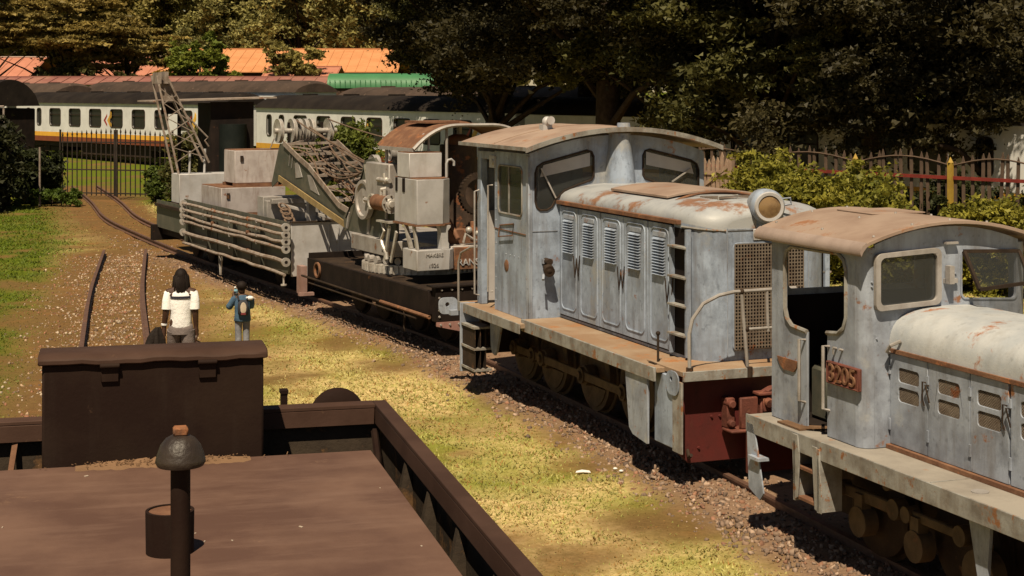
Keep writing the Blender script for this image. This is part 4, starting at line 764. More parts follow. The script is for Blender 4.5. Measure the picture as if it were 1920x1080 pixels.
# ------------------------------------------------------------------ match wagon with pipe rack
Q = thing('match_wagon','grey match wagon with a pipe rack along its side, behind the crane','wagon',WO,WR_)
PQ = lambda n,mb,mt,**k: obj(n,mb,mt,Q,**k)
PQ('end_wall',MB().box(-1.2,1.2,6.80,6.84,.62,1.69),SILVER,bevel=.006); PQ('wall_cap',MB().box(-1.22,1.22,6.77,6.87,1.692,1.715),DARKST)
PQ('end_ladder',MB().bar((-.42,6.78,.75),(-.42,6.78,1.6),.03,.02).bar((-.22,6.78,.75),(-.22,6.78,1.6),.03,.02).bar((-.42,6.78,1.0),(-.22,6.78,1.0),.02,.02).bar((-.42,6.78,1.3),(-.22,6.78,1.3),.02,.02),SILVER)
PQ('coupling_bar',MB().box(-1.1,-.98,6.5,6.78,.30,.85).box(-1.15,-.85,6.45,6.56,.27,.33),worn('faded_red_iron',(.30,.20,.18),(.2,.12,.1),.7))
PQ('deck',MB().box(-1.2,1.2,6.86,17.5,1.35,1.42),DARKST); PQ('underframe',MB().box(-1.0,1.0,6.9,17.5,.62,1.34),DARKST)
for s in (-1,1):
    sd = PQ('side_plate',MB().box(min(s*1.22,s*1.2),max(s*1.22,s*1.2),6.86,14.6,.66,1.70),GREEN)
    obj('panel_rib',MB().box(min(s*1.24,s*1.22),max(s*1.24,s*1.22),9.3,9.36,.7,1.68).box(min(s*1.24,s*1.22),max(s*1.24,s*1.22),11.8,11.86,.7,1.68),GREEN,sd)
    PQ('far_side',MB().box(min(s*1.12,s*1.1),max(s*1.12,s*1.1),14.6,17.6,.8,1.5),GREEN)
    for y in (8.0,9.4,14.6,16.0): PQ('wheel',MB().lathe([(.001,0),(.36,0),(.39,.02),(.39,.1),(.43,.11),(.43,.13),(.001,.13)],(s*.5-.065,y,.53),'x',20),DARKST)
for y in (8.4,10.3,12.3,13.9):
    b = PQ('rack_bracket',MB().box(-1.33,-1.24,y-.02,y+.02,.64,1.66),GREEN)
    for z in (.90,1.16,1.31,1.45,1.60): obj('hook',MB().tube([(-1.30,y,z),(-1.42,y,z-.01),(-1.43,y,z+.05)],.012,5),SILVERD,b)
PQ('hanging_valve',MB().bar((-1.3,11.4,.62),(-1.3,11.3,.2),.05,.02).bar((-1.3,11.2,.62),(-1.3,11.3,.2),.03,.02),STEELP); PQ('drain_cock',MB().cyl((-1.38,6.75,.66),(-1.38,6.75,.48),.02).cyl((-1.38,6.75,.46),(-1.38,6.75,.49),.06),STEELP)
PQ('white_parapet',MB().box(-1.0,.55,15.85,16.6,1.50,2.23),SILVER,bevel=.01); PQ('buffer_beam',MB().box(-1.25,1.25,17.5,17.72,.45,.85),BLACK); PQ('timber_beam',MB().box(-1.0,.5,7.3,8.6,1.43,1.55).box(-1.05,-.2,8.8,9.0,1.43,2.0).box(-1.0,.6,8.6,8.75,1.95,2.05).box(-.55,-.4,7.6,7.75,1.43,2.1).bar((-1,8.2,1.98),(.3,7.5,1.6),.14,.06).box(-1.0,.4,9.2,9.6,1.43,2.06),SILVERD,bevel=.006)
PQ('rope_coil',MB().tube([(-.95+.10*math.cos(t),7.55+.16*math.sin(t)+.02*t,1.62+.014*t+.08*math.sin(t)) for t in np.linspace(0,24,90)],.022,5),CABLE)
for k,(z,r_) in enumerate(((1.62,.036),(1.47,.036),(1.335,.036),(1.195,.036),(.935,.045),(.69,.034))):
    lab = ['topmost rusty pipe in the rack on the match wagon','second pipe from the top in the wagon rack','third pipe from the top in the wagon rack','fourth pipe from the top in the wagon rack','thicker fifth pipe below the gap in the wagon rack','lowest thin pipe with a drain cock under the wagon rack'][k]
    p = thing('steel_pipe',lab,'pipe',WO,WR_,'long flanged pipes in the wagon rack'); rr2 = np.random.default_rng(k)
    obj('pipe',MB().tube([(-1.38+.012*rr2.normal(),y,z+.008*rr2.normal()-(.05*math.sin((y-6.7)/7.4*3.14) if k == 2 else 0)) for y in np.linspace(6.68,14.1,12)],r_,8),LATT,p)
    if k < 5:
        for y in (6.62,14.1): obj('flange',MB().lathe([(.035,-.02),(.09,-.02),(.09,.03),(.035,.03)],(-1.38,y,z),'y',18),STEELP,p)
        obj('bore_shade_disc',MB().cyl((-1.38,6.601,z),(-1.38,6.67,z),.034,n=12),DARKIN,p)  # dark plug; shade of the open pipe end put into its colour
        obj('collar',MB().cyl((-1.38,9.0,z),(-1.38,9.1,z),r_+.012,n=8).cyl((-1.38,11.6,z),(-1.38,11.68,z),r_+.012,n=8),RUST,p)
def tank(name, label, x0, x1, y0, y1, z0, z1):
    t = thing(name,label,'tank',WO,WR_); obj('tank_body',MB().box(x0,x1,y0,y1,z0,z1),worn('streaked_silver_'+name,(.40,.36,.355),(.30,.26,.25),.55,0,3,.8,(.16,.10,.075),.14,bump=.1),t,bevel=.01)
    obj('rusty_lid',MB().box(x0+.01,x1-.01,y0+.01,y1-.01,z1+.002,z1+.015),RUST,t); obj('base_rail',MB().box(x0-.03,x1+.03,y0-.03,y0+.08,z0-.07,z0-.002).box(x0-.03,x1+.03,y1-.08,y1+.03,z0-.07,z0-.002),RUST,t)
    obj('lug',MB().box(x0+.13,x0+.2,y0-.03,y0,z1-.25,z1-.12),DARKST,t); return t
tank('steel_tank','lower streaked steel tank with ragged rusty lid on the match wagon',-1.0,.55,12.27,13.9,1.49,2.08)
tank('steel_tank','upper grey steel tank standing on the lower one, beside the jib head',-.62,.75,12.45,13.3,2.17,2.93)
sc_ = thing('scrap_pole','thin bent rod lying on top of the upper steel tank','rod',WO,WR_); obj('rod',MB().bar((.28,12.6,2.95),(.42,12.5,3.35),.03,.02).bar((.05,12.6,2.955),(.6,12.7,2.96),.05,.02),LATT,sc_)
# ------------------------------------------------------------------ lattice mast and iron shelter on the far end
ms = thing('lattice_mast','rusty leaning lattice mast beside the black shelter','mast',WO,WR_)
A0,A1,B0,B1 = (-.98,2.23),(-1.50,4.70),(-.20,2.50),(-1.22,4.62)
for y in (16.0,16.55):
    obj('left_leg',MB().bar((A0[0],y,A0[1]),(A1[0],y+.1,A1[1]),.07,.05),LATT,ms); obj('right_leg',MB().bar((B0[0],y,B0[1]),(B1[0],y+.1,B1[1]),.10,.05),LATT,ms)
    for k in range(5 if y == 16.0 else 0):
        t,u = .12+.15*k,.12+.15*(k+1); pa = lambda t_: (A0[0]+(A1[0]-A0[0])*t_,y,A0[1]+(A1[1]-A0[1])*t_); pb = lambda t_: (B0[0]+(B1[0]-B0[0])*t_,y,B0[1]+(B1[1]-B0[1])*t_)
        obj('lattice_bar',MB().bar(pa(t),pb(u-.06),.028,.02),LATT,ms); obj('lattice_bar',MB().bar(pb(t-.06),pa(u),.028,.02),LATT,ms)
obj('head_plate',MB().plate([[(-1.42,4.62),(-1.24,4.6),(-.92,4.06),(-1.3,4.06)]],'y',16.2,16.24),LATT,ms); obj('head_cheek',MB().box(-1.48,-1.40,16.05,16.6,4.5,4.78).box(-1.32,-1.22,16.05,16.6,4.5,4.8),LATT,ms)
obj('stay_rod',MB().tube([(-1.2,16.3,4.5),(-.75,16.3,3.75),(-.14,16.3,3.13),(-.22,16.3,3.05),(-.12,16.3,2.9)],.022,6),LATT,ms); obj('stanchion',MB().cyl((-.676,16.1,2.235),(-.66,16.1,2.8),.03,n=8).cyl((-.29,16.1,2.235),(-.27,16.1,2.85),.03,n=8),SILVER,ms)
hs_ = thing('iron_shelter','black iron shelter with thin flat roof at the far end of the match wagon','shelter',WO,WR_)
obj('roof',MB().loft([[(-1.45,y,4.03),(1.85,y,4.12),(1.85,y,4.16),(-1.45,y,4.07)] for y in (16.75,18.3)],True),LATT,hs_)
obj('wall_panel',MB().box(.14,1.30,17.0,17.05,1.42,4.03),BLACK,hs_); obj('wall_panel',MB().box(.14,.18,17.05,18.2,1.42,4.0),BLACK,hs_); obj('wall_panel',MB().box(1.26,1.3,17.05,18.2,1.42,4.0),BLACK,hs_)
obj('fascia',MB().box(-1.15,-.64,17.0,17.03,3.72,4.02),BLACK,hs_); obj('post',MB().box(-.72,-.64,17.0,17.08,1.42,4.0),BLACK,hs_)
obj('drum',MB().cyl((.72,16.97,2.1),(.72,16.97,3.45),.36,n=24),worn('dark_green_drum',(.008,.011,.010),(.014,.017,.015),.6),hs_,smooth=50)
# ------------------------------------------------------------------ people
def skin_body(name, V, E_, rad, mat, parent, root=0, sub=2):
    me = bpy.data.meshes.new(name); me.from_pydata(V,E_,[]); me.materials.append(mat); o = bpy.data.objects.new(name,me); C.objects.link(o); o.parent = parent
    m_ = o.modifiers.new('skin','SKIN'); m_.use_smooth_shade = True
    for i,v in enumerate(me.skin_vertices[0].data):
        r = rad[i]; v.radius = (r,r) if not isinstance(r,tuple) else r; v.use_root = (i == root)
    s_ = o.modifiers.new('sub','SUBSURF'); s_.levels = sub; s_.render_levels = sub; return o
def ell(c, rx, ry, n=18, ph=0, wob=0):
    return [(c[0]+rx*math.cos(t)*(1+wob*math.sin(5*t+ph)),c[1]+ry*math.sin(t)*(1+wob*math.cos(4*t+ph)),c[2]) for t in (2*math.pi*k/n for k in range(n))]
def tube_cloth(pts, rad, n=12):
    b = MB(); b.tube(pts,rad,n); return b
def cloth(name, c, c2, **k): return worn(name,c,c2,.9,0,7,0,None,0,bump=.5,bscale=25,**k)
SKIN = worn('dark_brown_skin',(.045,.02,.012),(.06,.028,.017),.5,streak=0,bump=0,vary=0); HAIR = worn('black_hair',(.010,.007,.006),(.016,.011,.009),.6,streak=0,bump=.3)
TEE = cloth('white_cotton',(.72,.72,.72),(.64,.64,.66)); GREYT = cloth('grey_trouser_cloth',(.17,.14,.135),(.12,.10,.098)); BLKC = cloth('black_jacket_cloth',(.012,.009,.008),(.022,.017,.015)); NAVY = cloth('navy_print',(.03,.03,.045),(.02,.02,.03))
DENIM = cloth('blue_denim',(.055,.105,.165),(.035,.065,.11)); JEANS = cloth('pale_jeans',(.20,.205,.23),(.14,.145,.17)); SHOE = cloth('dark_shoe',(.03,.028,.028),(.05,.045,.04)); WHITEC = cloth('white_fleece',(.7,.7,.72),(.6,.6,.62))
def hand(V, E_, rad, wrist, d, side, k=1.0, curl=.5):
    """palm and five fingers, hanging from wrist index along direction d"""
    w = Vector(V[wrist]); d = Vector(d).normalized(); f = Vector((0,1,0)); f = (f-d*f.dot(d)).normalized(); o = d.cross(f)*side
    V.append(tuple(w+d*.05*k)); rad.append((.034*k,.018*k)); E_.append((wrist,len(V)-1)); pm = len(V)-1
    for j,(off,ln) in enumerate(((.030,.075),(.011,.085),(-.010,.080),(-.030,.062))):
        a = len(V); V += [tuple(w+d*.09*k+f*off*k),tuple(w+d*(.09+ln*.5)*k+f*off*k+o*.010*k),tuple(w+d*(.09+ln*.85)*k+f*off*k-o*(.02+.04*curl)*k)]; rad += [.010*k,.009*k,.007*k]; E_ += [(pm,a),(a,a+1),(a+1,a+2)]
    a = len(V); V += [tuple(w+d*.055*k+f*.042*k),tuple(w+d*.09*k+f*.06*k-o*.01*k)]; rad += [.011*k,.009*k]; E_ += [(pm,a),(a,a+1)]
def person(name, label, loc, rz, h, joints, rad, edges, hands):
    p = thing(name,label,'person',loc,rz); V = [tuple(c*h for c in j) for j in joints]; rd = [tuple(x*h for x in r) if isinstance(r,tuple) else r*h for r in rad]; E_ = list(edges)
    for wi,dv,sd,cu in hands: hand(V,E_,rd,wi,dv,sd,h,cu)
    skin_body('body',V,E_,rd,SKIN,p); return p
# man walking away, joints as fractions of height
HM = 1.77
J = [(0,0,.53),(0,.005,.62),(0,.01,.72),(0,0,.81),(0,.0,.845),(0,.012,.90),(0,.016,.955),          # 0 pelvis .. 6 crown
     (-.095,0,.80),(-.118,-.02,.65),(-.138,.015,.515),(.095,0,.80),(.116,-.015,.65),(.120,.02,.515),   # arms
     (-.055,0,.51),(-.06,.06,.29),(-.065,.03,.05),(-.065,.10,.02),(.055,0,.51),(.06,-.01,.28),(.06,-.075,.055),(.062,.0,.02)]
RD = [(.085,.062),(.075,.055),(.085,.058),(.07,.05),.034,(.046,.056),(.040,.048),.040,.030,.021,.040,.030,.021,.055,.038,.027,.024,.055,.038,.027,.024]
ED = [(0,1),(1,2),(2,3),(3,4),(4,5),(5,6),(3,7),(7,8),(8,9),(3,10),(10,11),(11,12),(0,13),(13,14),(14,15),(15,16),(0,17),(17,18),(18,19),(19,20)]
man = person('person','man in white t-shirt with shoulder stripe and long locks walking away beside the rail',(-4.80,23.2,0),R(6),HM,J,RD,ED,[(9,(-.05,.1,-1),1,.9),(12,(.02,.1,-1),-1,.5)])
S_ = lambda x,y,z: (x*HM,y*HM,z*HM)
sh_ = MB().loft([ell(S_(0,.004,z),rx*HM,ry*HM,20,z*30,.012) for z,rx,ry in ((.515,.090,.072),(.53,.092,.074),(.58,.086,.069),(.64,.088,.068),(.70,.095,.070),(.76,.102,.068),(.795,.098,.060),(.815,.076,.05),(.832,.052,.042),(.838,.046,.04))],True)
for s,el in ((-1,(-.118,-.017,.655)),(1,(.116,-.013,.655))): sh_.tube([S_(s*.07,0,.795),S_(s*.097,0,.785),S_(s*.110,-.008,.73),S_(*[a*.96+b*.04 for a,b in zip(el,(0,0,.8))])],[.040*HM,.043*HM,.041*HM,.042*HM],14)
obj('t_shirt',sh_,TEE,man,smooth=80)
obj('shoulder_stripe',MB().loft([[(HM*.098*math.sin(a)*1.02,-HM*.068*math.cos(a)*1.05,HM*z) for a in np.linspace(-.95,.95,13)] for z in (.752,.772)],caps=False),NAVY,man,smooth=0)
obj('wristband',MB().lathe([(.040,-.018),(.046,-.01),(.046,.012),(.04,.018)],S_(-.136,.010,.535),'z',14),TEE,man)
tr_ = MB().loft([ell(S_(0,.003,z),rx*HM,ry*HM,18,z*20,.01) for z,rx,ry in ((.54,.094,.066),(.50,.102,.074),(.46,.106,.078))],True)
tr_.tube([S_(-.052,0,.49),S_(-.058,.03,.40),S_(-.06,.06,.29),S_(-.064,.05,.18),S_(-.066,.03,.06)],[.062*HM,.058*HM,.05*HM,.046*HM,.044*HM],14).tube([S_(.052,0,.49),S_(.057,-.0,.40),S_(.06,-.01,.28),S_(.06,-.045,.17),S_(.06,-.07,.07)],[.062*HM,.058*HM,.05*HM,.046*HM,.044*HM],14)
obj('trousers',tr_,GREYT,man,smooth=80); obj('shoe',MB().sphere(S_(-.065,.06,.022),.075,12,8,(.62,1.7,.5)),SHOE,man); obj('shoe',MB().sphere(S_(.062,-.035,.022),.075,12,8,(.62,1.7,.5)),SHOE,man)
hp = MB().sphere(S_(0,.01,.93),.104,16,12,(.9,1.02,1.1)); rr_ = np.random.default_rng(9)
for k in range(96):
    a = R(195+150*k/53)+rr_.normal()*.05; a = math.pi*1.5+(k/95-.5)*4.6+.12*rr_.normal(); r0 = .070; zt = HM*(.965-.03*rr_.random()); L_ = HM*(.165+.045*rr_.random())
    c,s_ = math.cos(a)*1.12,math.sin(a)*1.05; hp.tube([(r0*c*.8,.02+r0*s_*.8,zt),(r0*c*1.35,.018+r0*s_*1.4,zt-.06),(r0*c*1.38+.01*rr_.normal(),.015+r0*s_*1.45,zt-L_*.6),(r0*c*1.3+.022*rr_.normal(),.01+r0*s_*1.35,zt-L_)],[.010,.012,.011,.006],5)
obj('hair',hp,HAIR,man,smooth=60)
jk = MB(); rr_ = np.random.default_rng(4); rings = []
for z,rx,ry,ox in ((.90,.03,.03,0),(.86,.055,.05,-.01),(.78,.085,.06,-.02),(.64,.115,.075,-.03),(.48,.14,.08,-.045),(.34,.155,.085,-.06),(.25,.15,.08,-.065)):
    rings.append([(ox+rx*math.cos(t)*(1+.22*math.sin(5*t+z*4)),ry*math.sin(t)*(1+.25*math.cos(6*t+z*3)),z+.02*math.sin(3*t)) for t in (2*math.pi*k/24 for k in range(24))])
jk.loft(rings,True); jk.tube([(-.04,-.02,.80),(-.10,-.03,.60),(-.17,-.04,.44),(-.25,-.05,.30),(-.33,-.05,.22)],[.05,.055,.055,.05,.045],10)
jt = thing('jacket','black jacket hanging from the left hand of the man in white','jacket',(-4.80-.33,23.2-.02,0),R(6)); jt.scale = (1.25,1.2,1.0); obj('cloth',jk,BLKC,jt,smooth=70)
# child with backpack
HC = 1.13
JC = [(0,0,.50),(0,.0,.60),(0,0,.70),(0,0,.765),(0,.01,.80),(-.015,.03,.86),(-.02,.03,.94),
      (-.115,0,.74),(-.185,.06,.62),(-.13,.19,.70),(.115,0,.74),(.13,.09,.60),(.0,.2,.68),
      (-.055,0,.48),(-.06,.01,.27),(-.06,-.01,.05),(-.062,.09,.022),(.055,0,.48),(.058,.01,.27),(.058,-.01,.05),(.06,.09,.022)]
RC = [(.085,.065),(.08,.06),(.085,.062),(.065,.05),.036,(.068,.075),(.055,.062),.036,.028,.02,.036,.028,.02,.052,.038,.028,.024,.052,.038,.028,.024]
kid = person('person','child in blue denim jacket and jeans with a backpack, looking left beside the wagon',(-4.54,26.95,0),R(14),HC,JC,RC,ED,[(9,(.15,.6,.6),1,.8),(12,(-.3,.6,.6),-1,.8)])
S_ = lambda x,y,z: (x*HC,y*HC,z*HC)
dj = MB().loft([ell(S_(0,.0,z),rx*HC,ry*HC,18,z*30,.025) for z,rx,ry in ((.40,.122,.10),(.42,.126,.104),(.50,.116,.095),(.60,.115,.092),(.70,.122,.09),(.745,.11,.08),(.775,.075,.065),(.79,.06,.058))],True)
dj.tube([S_(-.09,0,.74),S_(-.125,.005,.725),S_(-.165,.035,.65),S_(-.19,.06,.615)],[.05*HC,.052*HC,.05*HC,.05*HC],12).tube([S_(-.19,.055,.612),S_(-.165,.12,.64),S_(-.14,.17,.68)],[.052*HC,.046*HC,.04*HC],12).tube([S_(.09,0,.74),S_(.125,.01,.72),S_(.135,.06,.64),S_(.13,.09,.60)],[.05*HC,.052*HC,.05*HC,.05*HC],12).tube([S_(.13,.09,.60),S_(.07,.15,.64),S_(.02,.19,.67)],[.05*HC,.046*HC,.04*HC],12)
obj('denim_jacket',dj,DENIM,kid,smooth=80)
obj('jeans',MB().loft([ell(S_(0,.0,z),rx*HC,ry*HC,16) for z,rx,ry in ((.50,.09,.07),(.46,.10,.078),(.42,.106,.08))],True).tube([S_(-.054,0,.46),S_(-.058,.01,.36),S_(-.06,.012,.26),S_(-.06,.0,.15),S_(-.06,-.01,.06)],[.06*HC,.056*HC,.05*HC,.047*HC,.05*HC],12).tube([S_(.054,0,.46),S_(.057,.01,.36),S_(.058,.012,.26),S_(.058,.0,.15),S_(.058,-.01,.06)],[.06*HC,.056*HC,.05*HC,.047*HC,.05*HC],12),JEANS,kid,smooth=80)
obj('shoe',MB().sphere(S_(-.061,.04,.025),.055,12,8,(.65,1.6,.55)),TEE,kid); obj('shoe',MB().sphere(S_(.059,.04,.025),.055,12,8,(.65,1.6,.55)),TEE,kid)
obj('hair',MB().sphere(S_(-.012,.012,.925),.088,14,10,(.98,1.0,.92)),HAIR,kid,smooth=70); obj('fleece_collar',MB().sphere(S_(.10,-.05,.745),.05,12,8,(1.5,.8,.75)).sphere(S_(-.125,.13,.685),.042,12,8,(1.1,.9,.95)),WHITEC,kid,smooth=70)
bp_ = thing('backpack','small dark backpack with pale front panel worn by the child','backpack',(-4.54,26.95,0),R(14))
obj('bag',MB().loft([[(HC*x,HC*y,HC*z) for x,y in rrect(.0-w,.0+w,-.165+dd,-.085,.03,3)] for z,w,dd in ((.50,.06,.03),(.52,.075,.005),(.60,.08,0),(.68,.075,.005),(.725,.05,.03))],True),worn('charcoal_nylon',(.035,.035,.042),(.05,.05,.058),.7,streak=0),bp_,smooth=60)
obj('pale_panel',MB().loft([[(HC*(.025*math.cos(t)*w),HC*-.169,HC*(.62+.075*math.sin(t)*w)) for t in np.linspace(0,6.28,18)[:-1]] for w in (1,)]+[[(HC*(.045*math.cos(t)),HC*-.164,HC*(.615+.085*math.sin(t))) for t in np.linspace(0,6.28,18)[:-1]]],True),worn('cream_patch',(.50,.42,.33),(.44,.36,.28),.8,streak=0),bp_); obj('red_trim',MB().box(HC*-.035,HC*.035,HC*-.17,HC*-.16,HC*.515,HC*.545),worn('dark_red_trim',(.16,.03,.035),None,.7),bp_)
for s in (-1,1): obj('strap',MB().tube([S_(s*.06,-.09,.72),S_(s*.075,-.04,.785),S_(s*.08,.05,.765),S_(s*.085,.095,.68)],.016,6),worn('strap_nylon',(.03,.03,.035),None,.7) if s < 0 else bp_.children[-1].data.materials[0],bp_)
bt_ = thing('drink_bottle','light blue bottle held up by the child','bottle',(-4.54-.16,26.95+.30,.80*HC),R(14)); bt_.rotation_euler = (R(25),R(-12),R(14))
obj('bottle_body',MB().lathe([(.001,-.08),(.03,-.08),(.034,-.06),(.034,.03),(.026,.05),(.014,.07),(.014,.08),(.001,.08)],(0,0,0),'z',14),worn('pale_blue_plastic',(.25,.48,.60),(.2,.4,.52),.3,streak=0,bump=0),bt_,smooth=50); obj('cap',MB().cyl((0,0,.075),(0,0,.10),.017,n=10),TEE,bt_)
# ------------------------------------------------------------------ passenger coaches
CWHITE = worn('white_coach_paint',(.62,.62,.62),(.52,.52,.52),.45,0,1.2,.3,(.40,.38,.36),.05,bump=.03,vary=.03); CYEL = worn('yellow_stripe',(.62,.33,.04),(.55,.28,.03),.5,streak=.2,bump=0); CRED = worn('oxide_red_stripe',(.20,.05,.02),(.14,.035,.016),.5,streak=.3,bump=0)
CROOF = worn('black_felt_roof',(.012,.009,.008),(.022,.017,.014),.9,0,.8,0,None,.1,(.07,.045,.03),bump=.5,bscale=5); CROOFB = worn('brown_dirty_roof',(.06,.04,.03),(.032,.022,.017),.9,0,.7,0,None,.2,(.12,.08,.06),bump=.5,bscale=5)
CGLASS = glass('coach_glass',(.012,.011,.010),.15); LOGOR = worn('logo_red',(.30,.03,.025),None,.5,bump=0,streak=0); LOGOY = worn('logo_yellow',(.65,.38,.06),None,.5,bump=0,streak=0)
CL = 24.0
wins = [(1.55,.55),(3.0,.55)]+[(5.1+2.5*k,1.40) for k in range(7)]+[(22.1,.55)]
def wloop(c, w): return rrect(c-w/2,c+w/2,2.02,3.06,.16)
wall_me = MB().plate([[(0,1.62),(CL,1.62),(CL,3.40),(0,3.40)]]+[wloop(c,w) for c,w in wins],'y',0,.05).mesh('coach_wall'); wall_me.materials.append(CWHITE)
CZf = lambda y: 3.40+.66*math.sin(math.pi*(y+.1)/3.0)**.62 if 0 < (y+.1) < 3.0 else 3.40
roof_me = MB().loft([[(x,y,CZf(y)*k_+3.4*(1-k_)) for y in np.linspace(-.1,2.9,15)] for x,k_ in ((-.12,.0),(-.1,.75),(.15,.97),(.5,1),(CL-.5,1),(CL-.15,.97),(CL+.1,.75),(CL+.12,0))],caps=True).mesh('coach_roof')
win_me = {}
def coach(S, E_, z, label, roofm, shift=0, detail=True):
    dx,dy = E_[0]-S[0],E_[1]-S[1]; t = thing('passenger_coach',label,'coach',(S[0],S[1],z),math.atan2(dy,dx),'passenger coaches standing in the yard')
    obj('side_wall',wall_me,None,t,smooth=0)
    obj('body_shell',MB().box(.02,CL-.02,.35,2.75,1.2,3.38),DARKIN,t); obj('end_wall',MB().box(-.02,.019,.0,2.8,1.2,3.4),CWHITE,t); obj('end_wall',MB().box(CL-.019,CL+.02,.0,2.8,1.2,3.4),CWHITE,t)
    rm = roof_me.copy(); rm.materials.append(roofm); rf_ = obj('roof',rm,None,t,smooth=50)
    obj('gutter',MB().box(-.05,CL+.05,-.06,0,3.36,3.42),CWHITE,rf_)
    for k in range(5): obj('roof_ventilator',MB().box(3+4.4*k,3.7+4.4*k,1.15,1.65,4.0,4.12),roofm,rf_)
    obj('yellow_stripe',MB().box(0,CL,-.012,.05,1.36,1.618),CYEL,t); obj('red_stripe',MB().box(0,CL,-.012,.05,1.05,1.358),CRED,t)
    for c,w in wins:
        if w not in win_me: win_me[w] = (frame_loop([(x-c,zz) for x,zz in wloop(c,w)],'y',-.005,.03,0).mesh('window'),MB().plate([[(x-c,zz) for x,zz in wloop(c,w)]],'y',.06,.07).mesh('pane'),MB().box(-w/2,w/2,.0,.05,2.68,2.72).mesh('glazing_bar'))
        a = obj('window',win_me[w][0],DARKST,t); a.location = (c,0,0); obj('pane',win_me[w][1],CGLASS,a)
        if w > 1: obj('glazing_bar',win_me[w][2],DARKST,a)
    if detail:
        for c in (11.4,20.6):
            lg = obj('logo_chevron',MB().plate([[(c-.28,2.42),(c+.12,2.80),(c+.12,2.66),(c-.08,2.42),(c+.12,2.20),(c+.12,2.06)]],'y',-.012,-.002),LOGOR,t); obj('logo_flash',MB().plate([[(c+.14,2.42),(c+.42,2.74),(c+.48,3.0),(c+.62,2.86),(c+.62,2.6),(c+.44,2.42),(c+.62,2.2),(c+.62,2.06),(c+.44,2.06)]],'y',-.012,-.002),LOGOY,lg)
    obj('underframe',MB().box(.3,CL-.3,.2,2.6,.75,1.05).box(8,16,.3,2.4,.35,.75),DARKST,t)
    for x in (3.5,CL-3.5):
        b = obj('bogie',MB().box(x-1.7,x+1.7,.35,.5,.45,.7).box(x-1.7,x+1.7,2.2,2.35,.45,.7).box(x-.3,x+.3,.3,2.4,.4,.75),DARKST,t)
        for xx in (x-1.1,x+1.1): obj('wheel',MB().cyl((xx,.6,.46),(xx,.75,.46),.44,n=18),DARKST,b)
    return t
u1 = np.array((.683,-.730)); u2 = np.array((.552,-.834))
p = np.array((-31.6,102.2)); coach(p,p+u1,.13,'white coach with yellow and red stripes behind the iron gate',CROOF)
p = np.array((-13.1,82.0)); coach(p,p+u2,.02,'white coach behind the crane, with the crane jib before it',CROOF)
p = np.array((.5,61.4)); coach(p,p+u2,.0,'shaded white coach under the big trees behind the front locomotive',CROOF,0,False)
p = np.array((14.0,41.0)); coach(p,p+u2,.0,'white coach seen behind the picket fence at the right edge',CROOF,0,False)
p = np.array((-46,121.5)); coach(p,p+u1,.72,'brown-roofed coach in the second row above the left bushes',CROOFB,0,False)
p = np.array((-28.4,106.2)); coach(p,p+u1,.80,'brown-roofed coach in the second row behind the lattice mast',CROOFB,0,False)
p = np.array((-9.6,87.2)); coach(p,p+u2,.42,'brown-roofed coach in the second row in front of the green wagon',CROOFB,0,False)
# dark van at the left edge
dv = thing('goods_van','dark arched van end behind the bushes at the left edge','van',(-28.0,75,0),R(-42)); obj('body',MB().box(0,6,0,2.7,1.0,3.5),BLACK,dv,bevel=.05)
obj('roof',MB().loft([[(x,y,3.5+1.3*math.sin(math.pi*(y+.1)/2.9)**.55) for y in np.linspace(-.09,2.79,15)] for x in (-.1,.1,6.0,6.2)],caps=True),CROOF,dv,smooth=50); obj('underframe',MB().box(.2,5.8,.3,2.4,.4,1.0),DARKST,dv)
# ------------------------------------------------------------------ sheds and roofs far behind
TERRA = worn('red_iron_roof',(.42,.175,.115),(.34,.135,.085),.7,0,.5,.2,None,.3,(.30,.13,.07),.4,bump=.1); ORANGE = worn('orange_rust_roof',(.50,.225,.10),(.42,.18,.075),.75,0,.5,.3,(.36,.13,.05),.2,(.38,.15,.06),.6,bump=.1); MAROON = worn('maroon_roof',(.22,.09,.075),(.30,.15,.11),.7,0,.6,0,None,.2,bump=.1); GREENT = worn('green_tarpaulin',(.055,.20,.085),(.04,.15,.062),.5,0,.6,.2,None,0,bump=.1)
SHEDW = worn('dark_shed_wall',(.05,.03,.022),(.08,.05,.035),.8); BRICKR = worn('red_gable_wall',(.33,.13,.09),(.27,.10,.07),.8,bump=.1)
def shed(name, label, x0, x1, y0, y1, zb, ze, zr, roofm, wallm, post=None, gable=True):
    t = thing(name,label,'building',(x0,y0,zb)); w = x1-x0; dpt = y1-y0
    obj('wall',MB().box(0,w,.4,dpt-.4,0,ze-zb-.1),wallm,t)
    rm = MB().loft([[(x,-.3,ze-zb-.12),(x,dpt/2,zr-zb),(x,dpt+.3,ze-zb-.12),(x,dpt+.3,ze-zb-.2),(x,dpt/2,zr-zb-.09),(x,-.3,ze-zb-.2)] for x in (-.4,w+.4)],True)
    rf_ = obj('roof',rm,roofm,t,smooth=0); rb = MB(); n = int(w/.9)
    for k in range(n+1): x = -.3+(w+.6)*k/n; rb.bar((x,-.3,ze-zb-.10),(x,dpt/2,zr-zb+.02),.06,.05)
    obj('roof_ribs',rb,roofm,rf_,smooth=0)['kind'] = 'stuff'; obj('ridge_cap',MB().box(-.4,w+.4,dpt/2-.25,dpt/2+.25,zr-zb-.03,zr-zb+.05),post or roofm,rf_)
    return t
PALE = worn('pale_flashing',(.50,.40,.34),(.42,.32,.27),.7,bump=0)
shed('brick_shed','red-roofed shed behind the flat-topped trees at the left edge',-52,-45.0,148,160,1.4,5.6,7.5,TERRA,BRICKR,PALE)
shed('brick_shed','red-roofed shed with pale ridge between the flat-topped trees',-39.2,-32.6,146,158,1.4,5.8,7.5,TERRA,BRICKR,PALE)
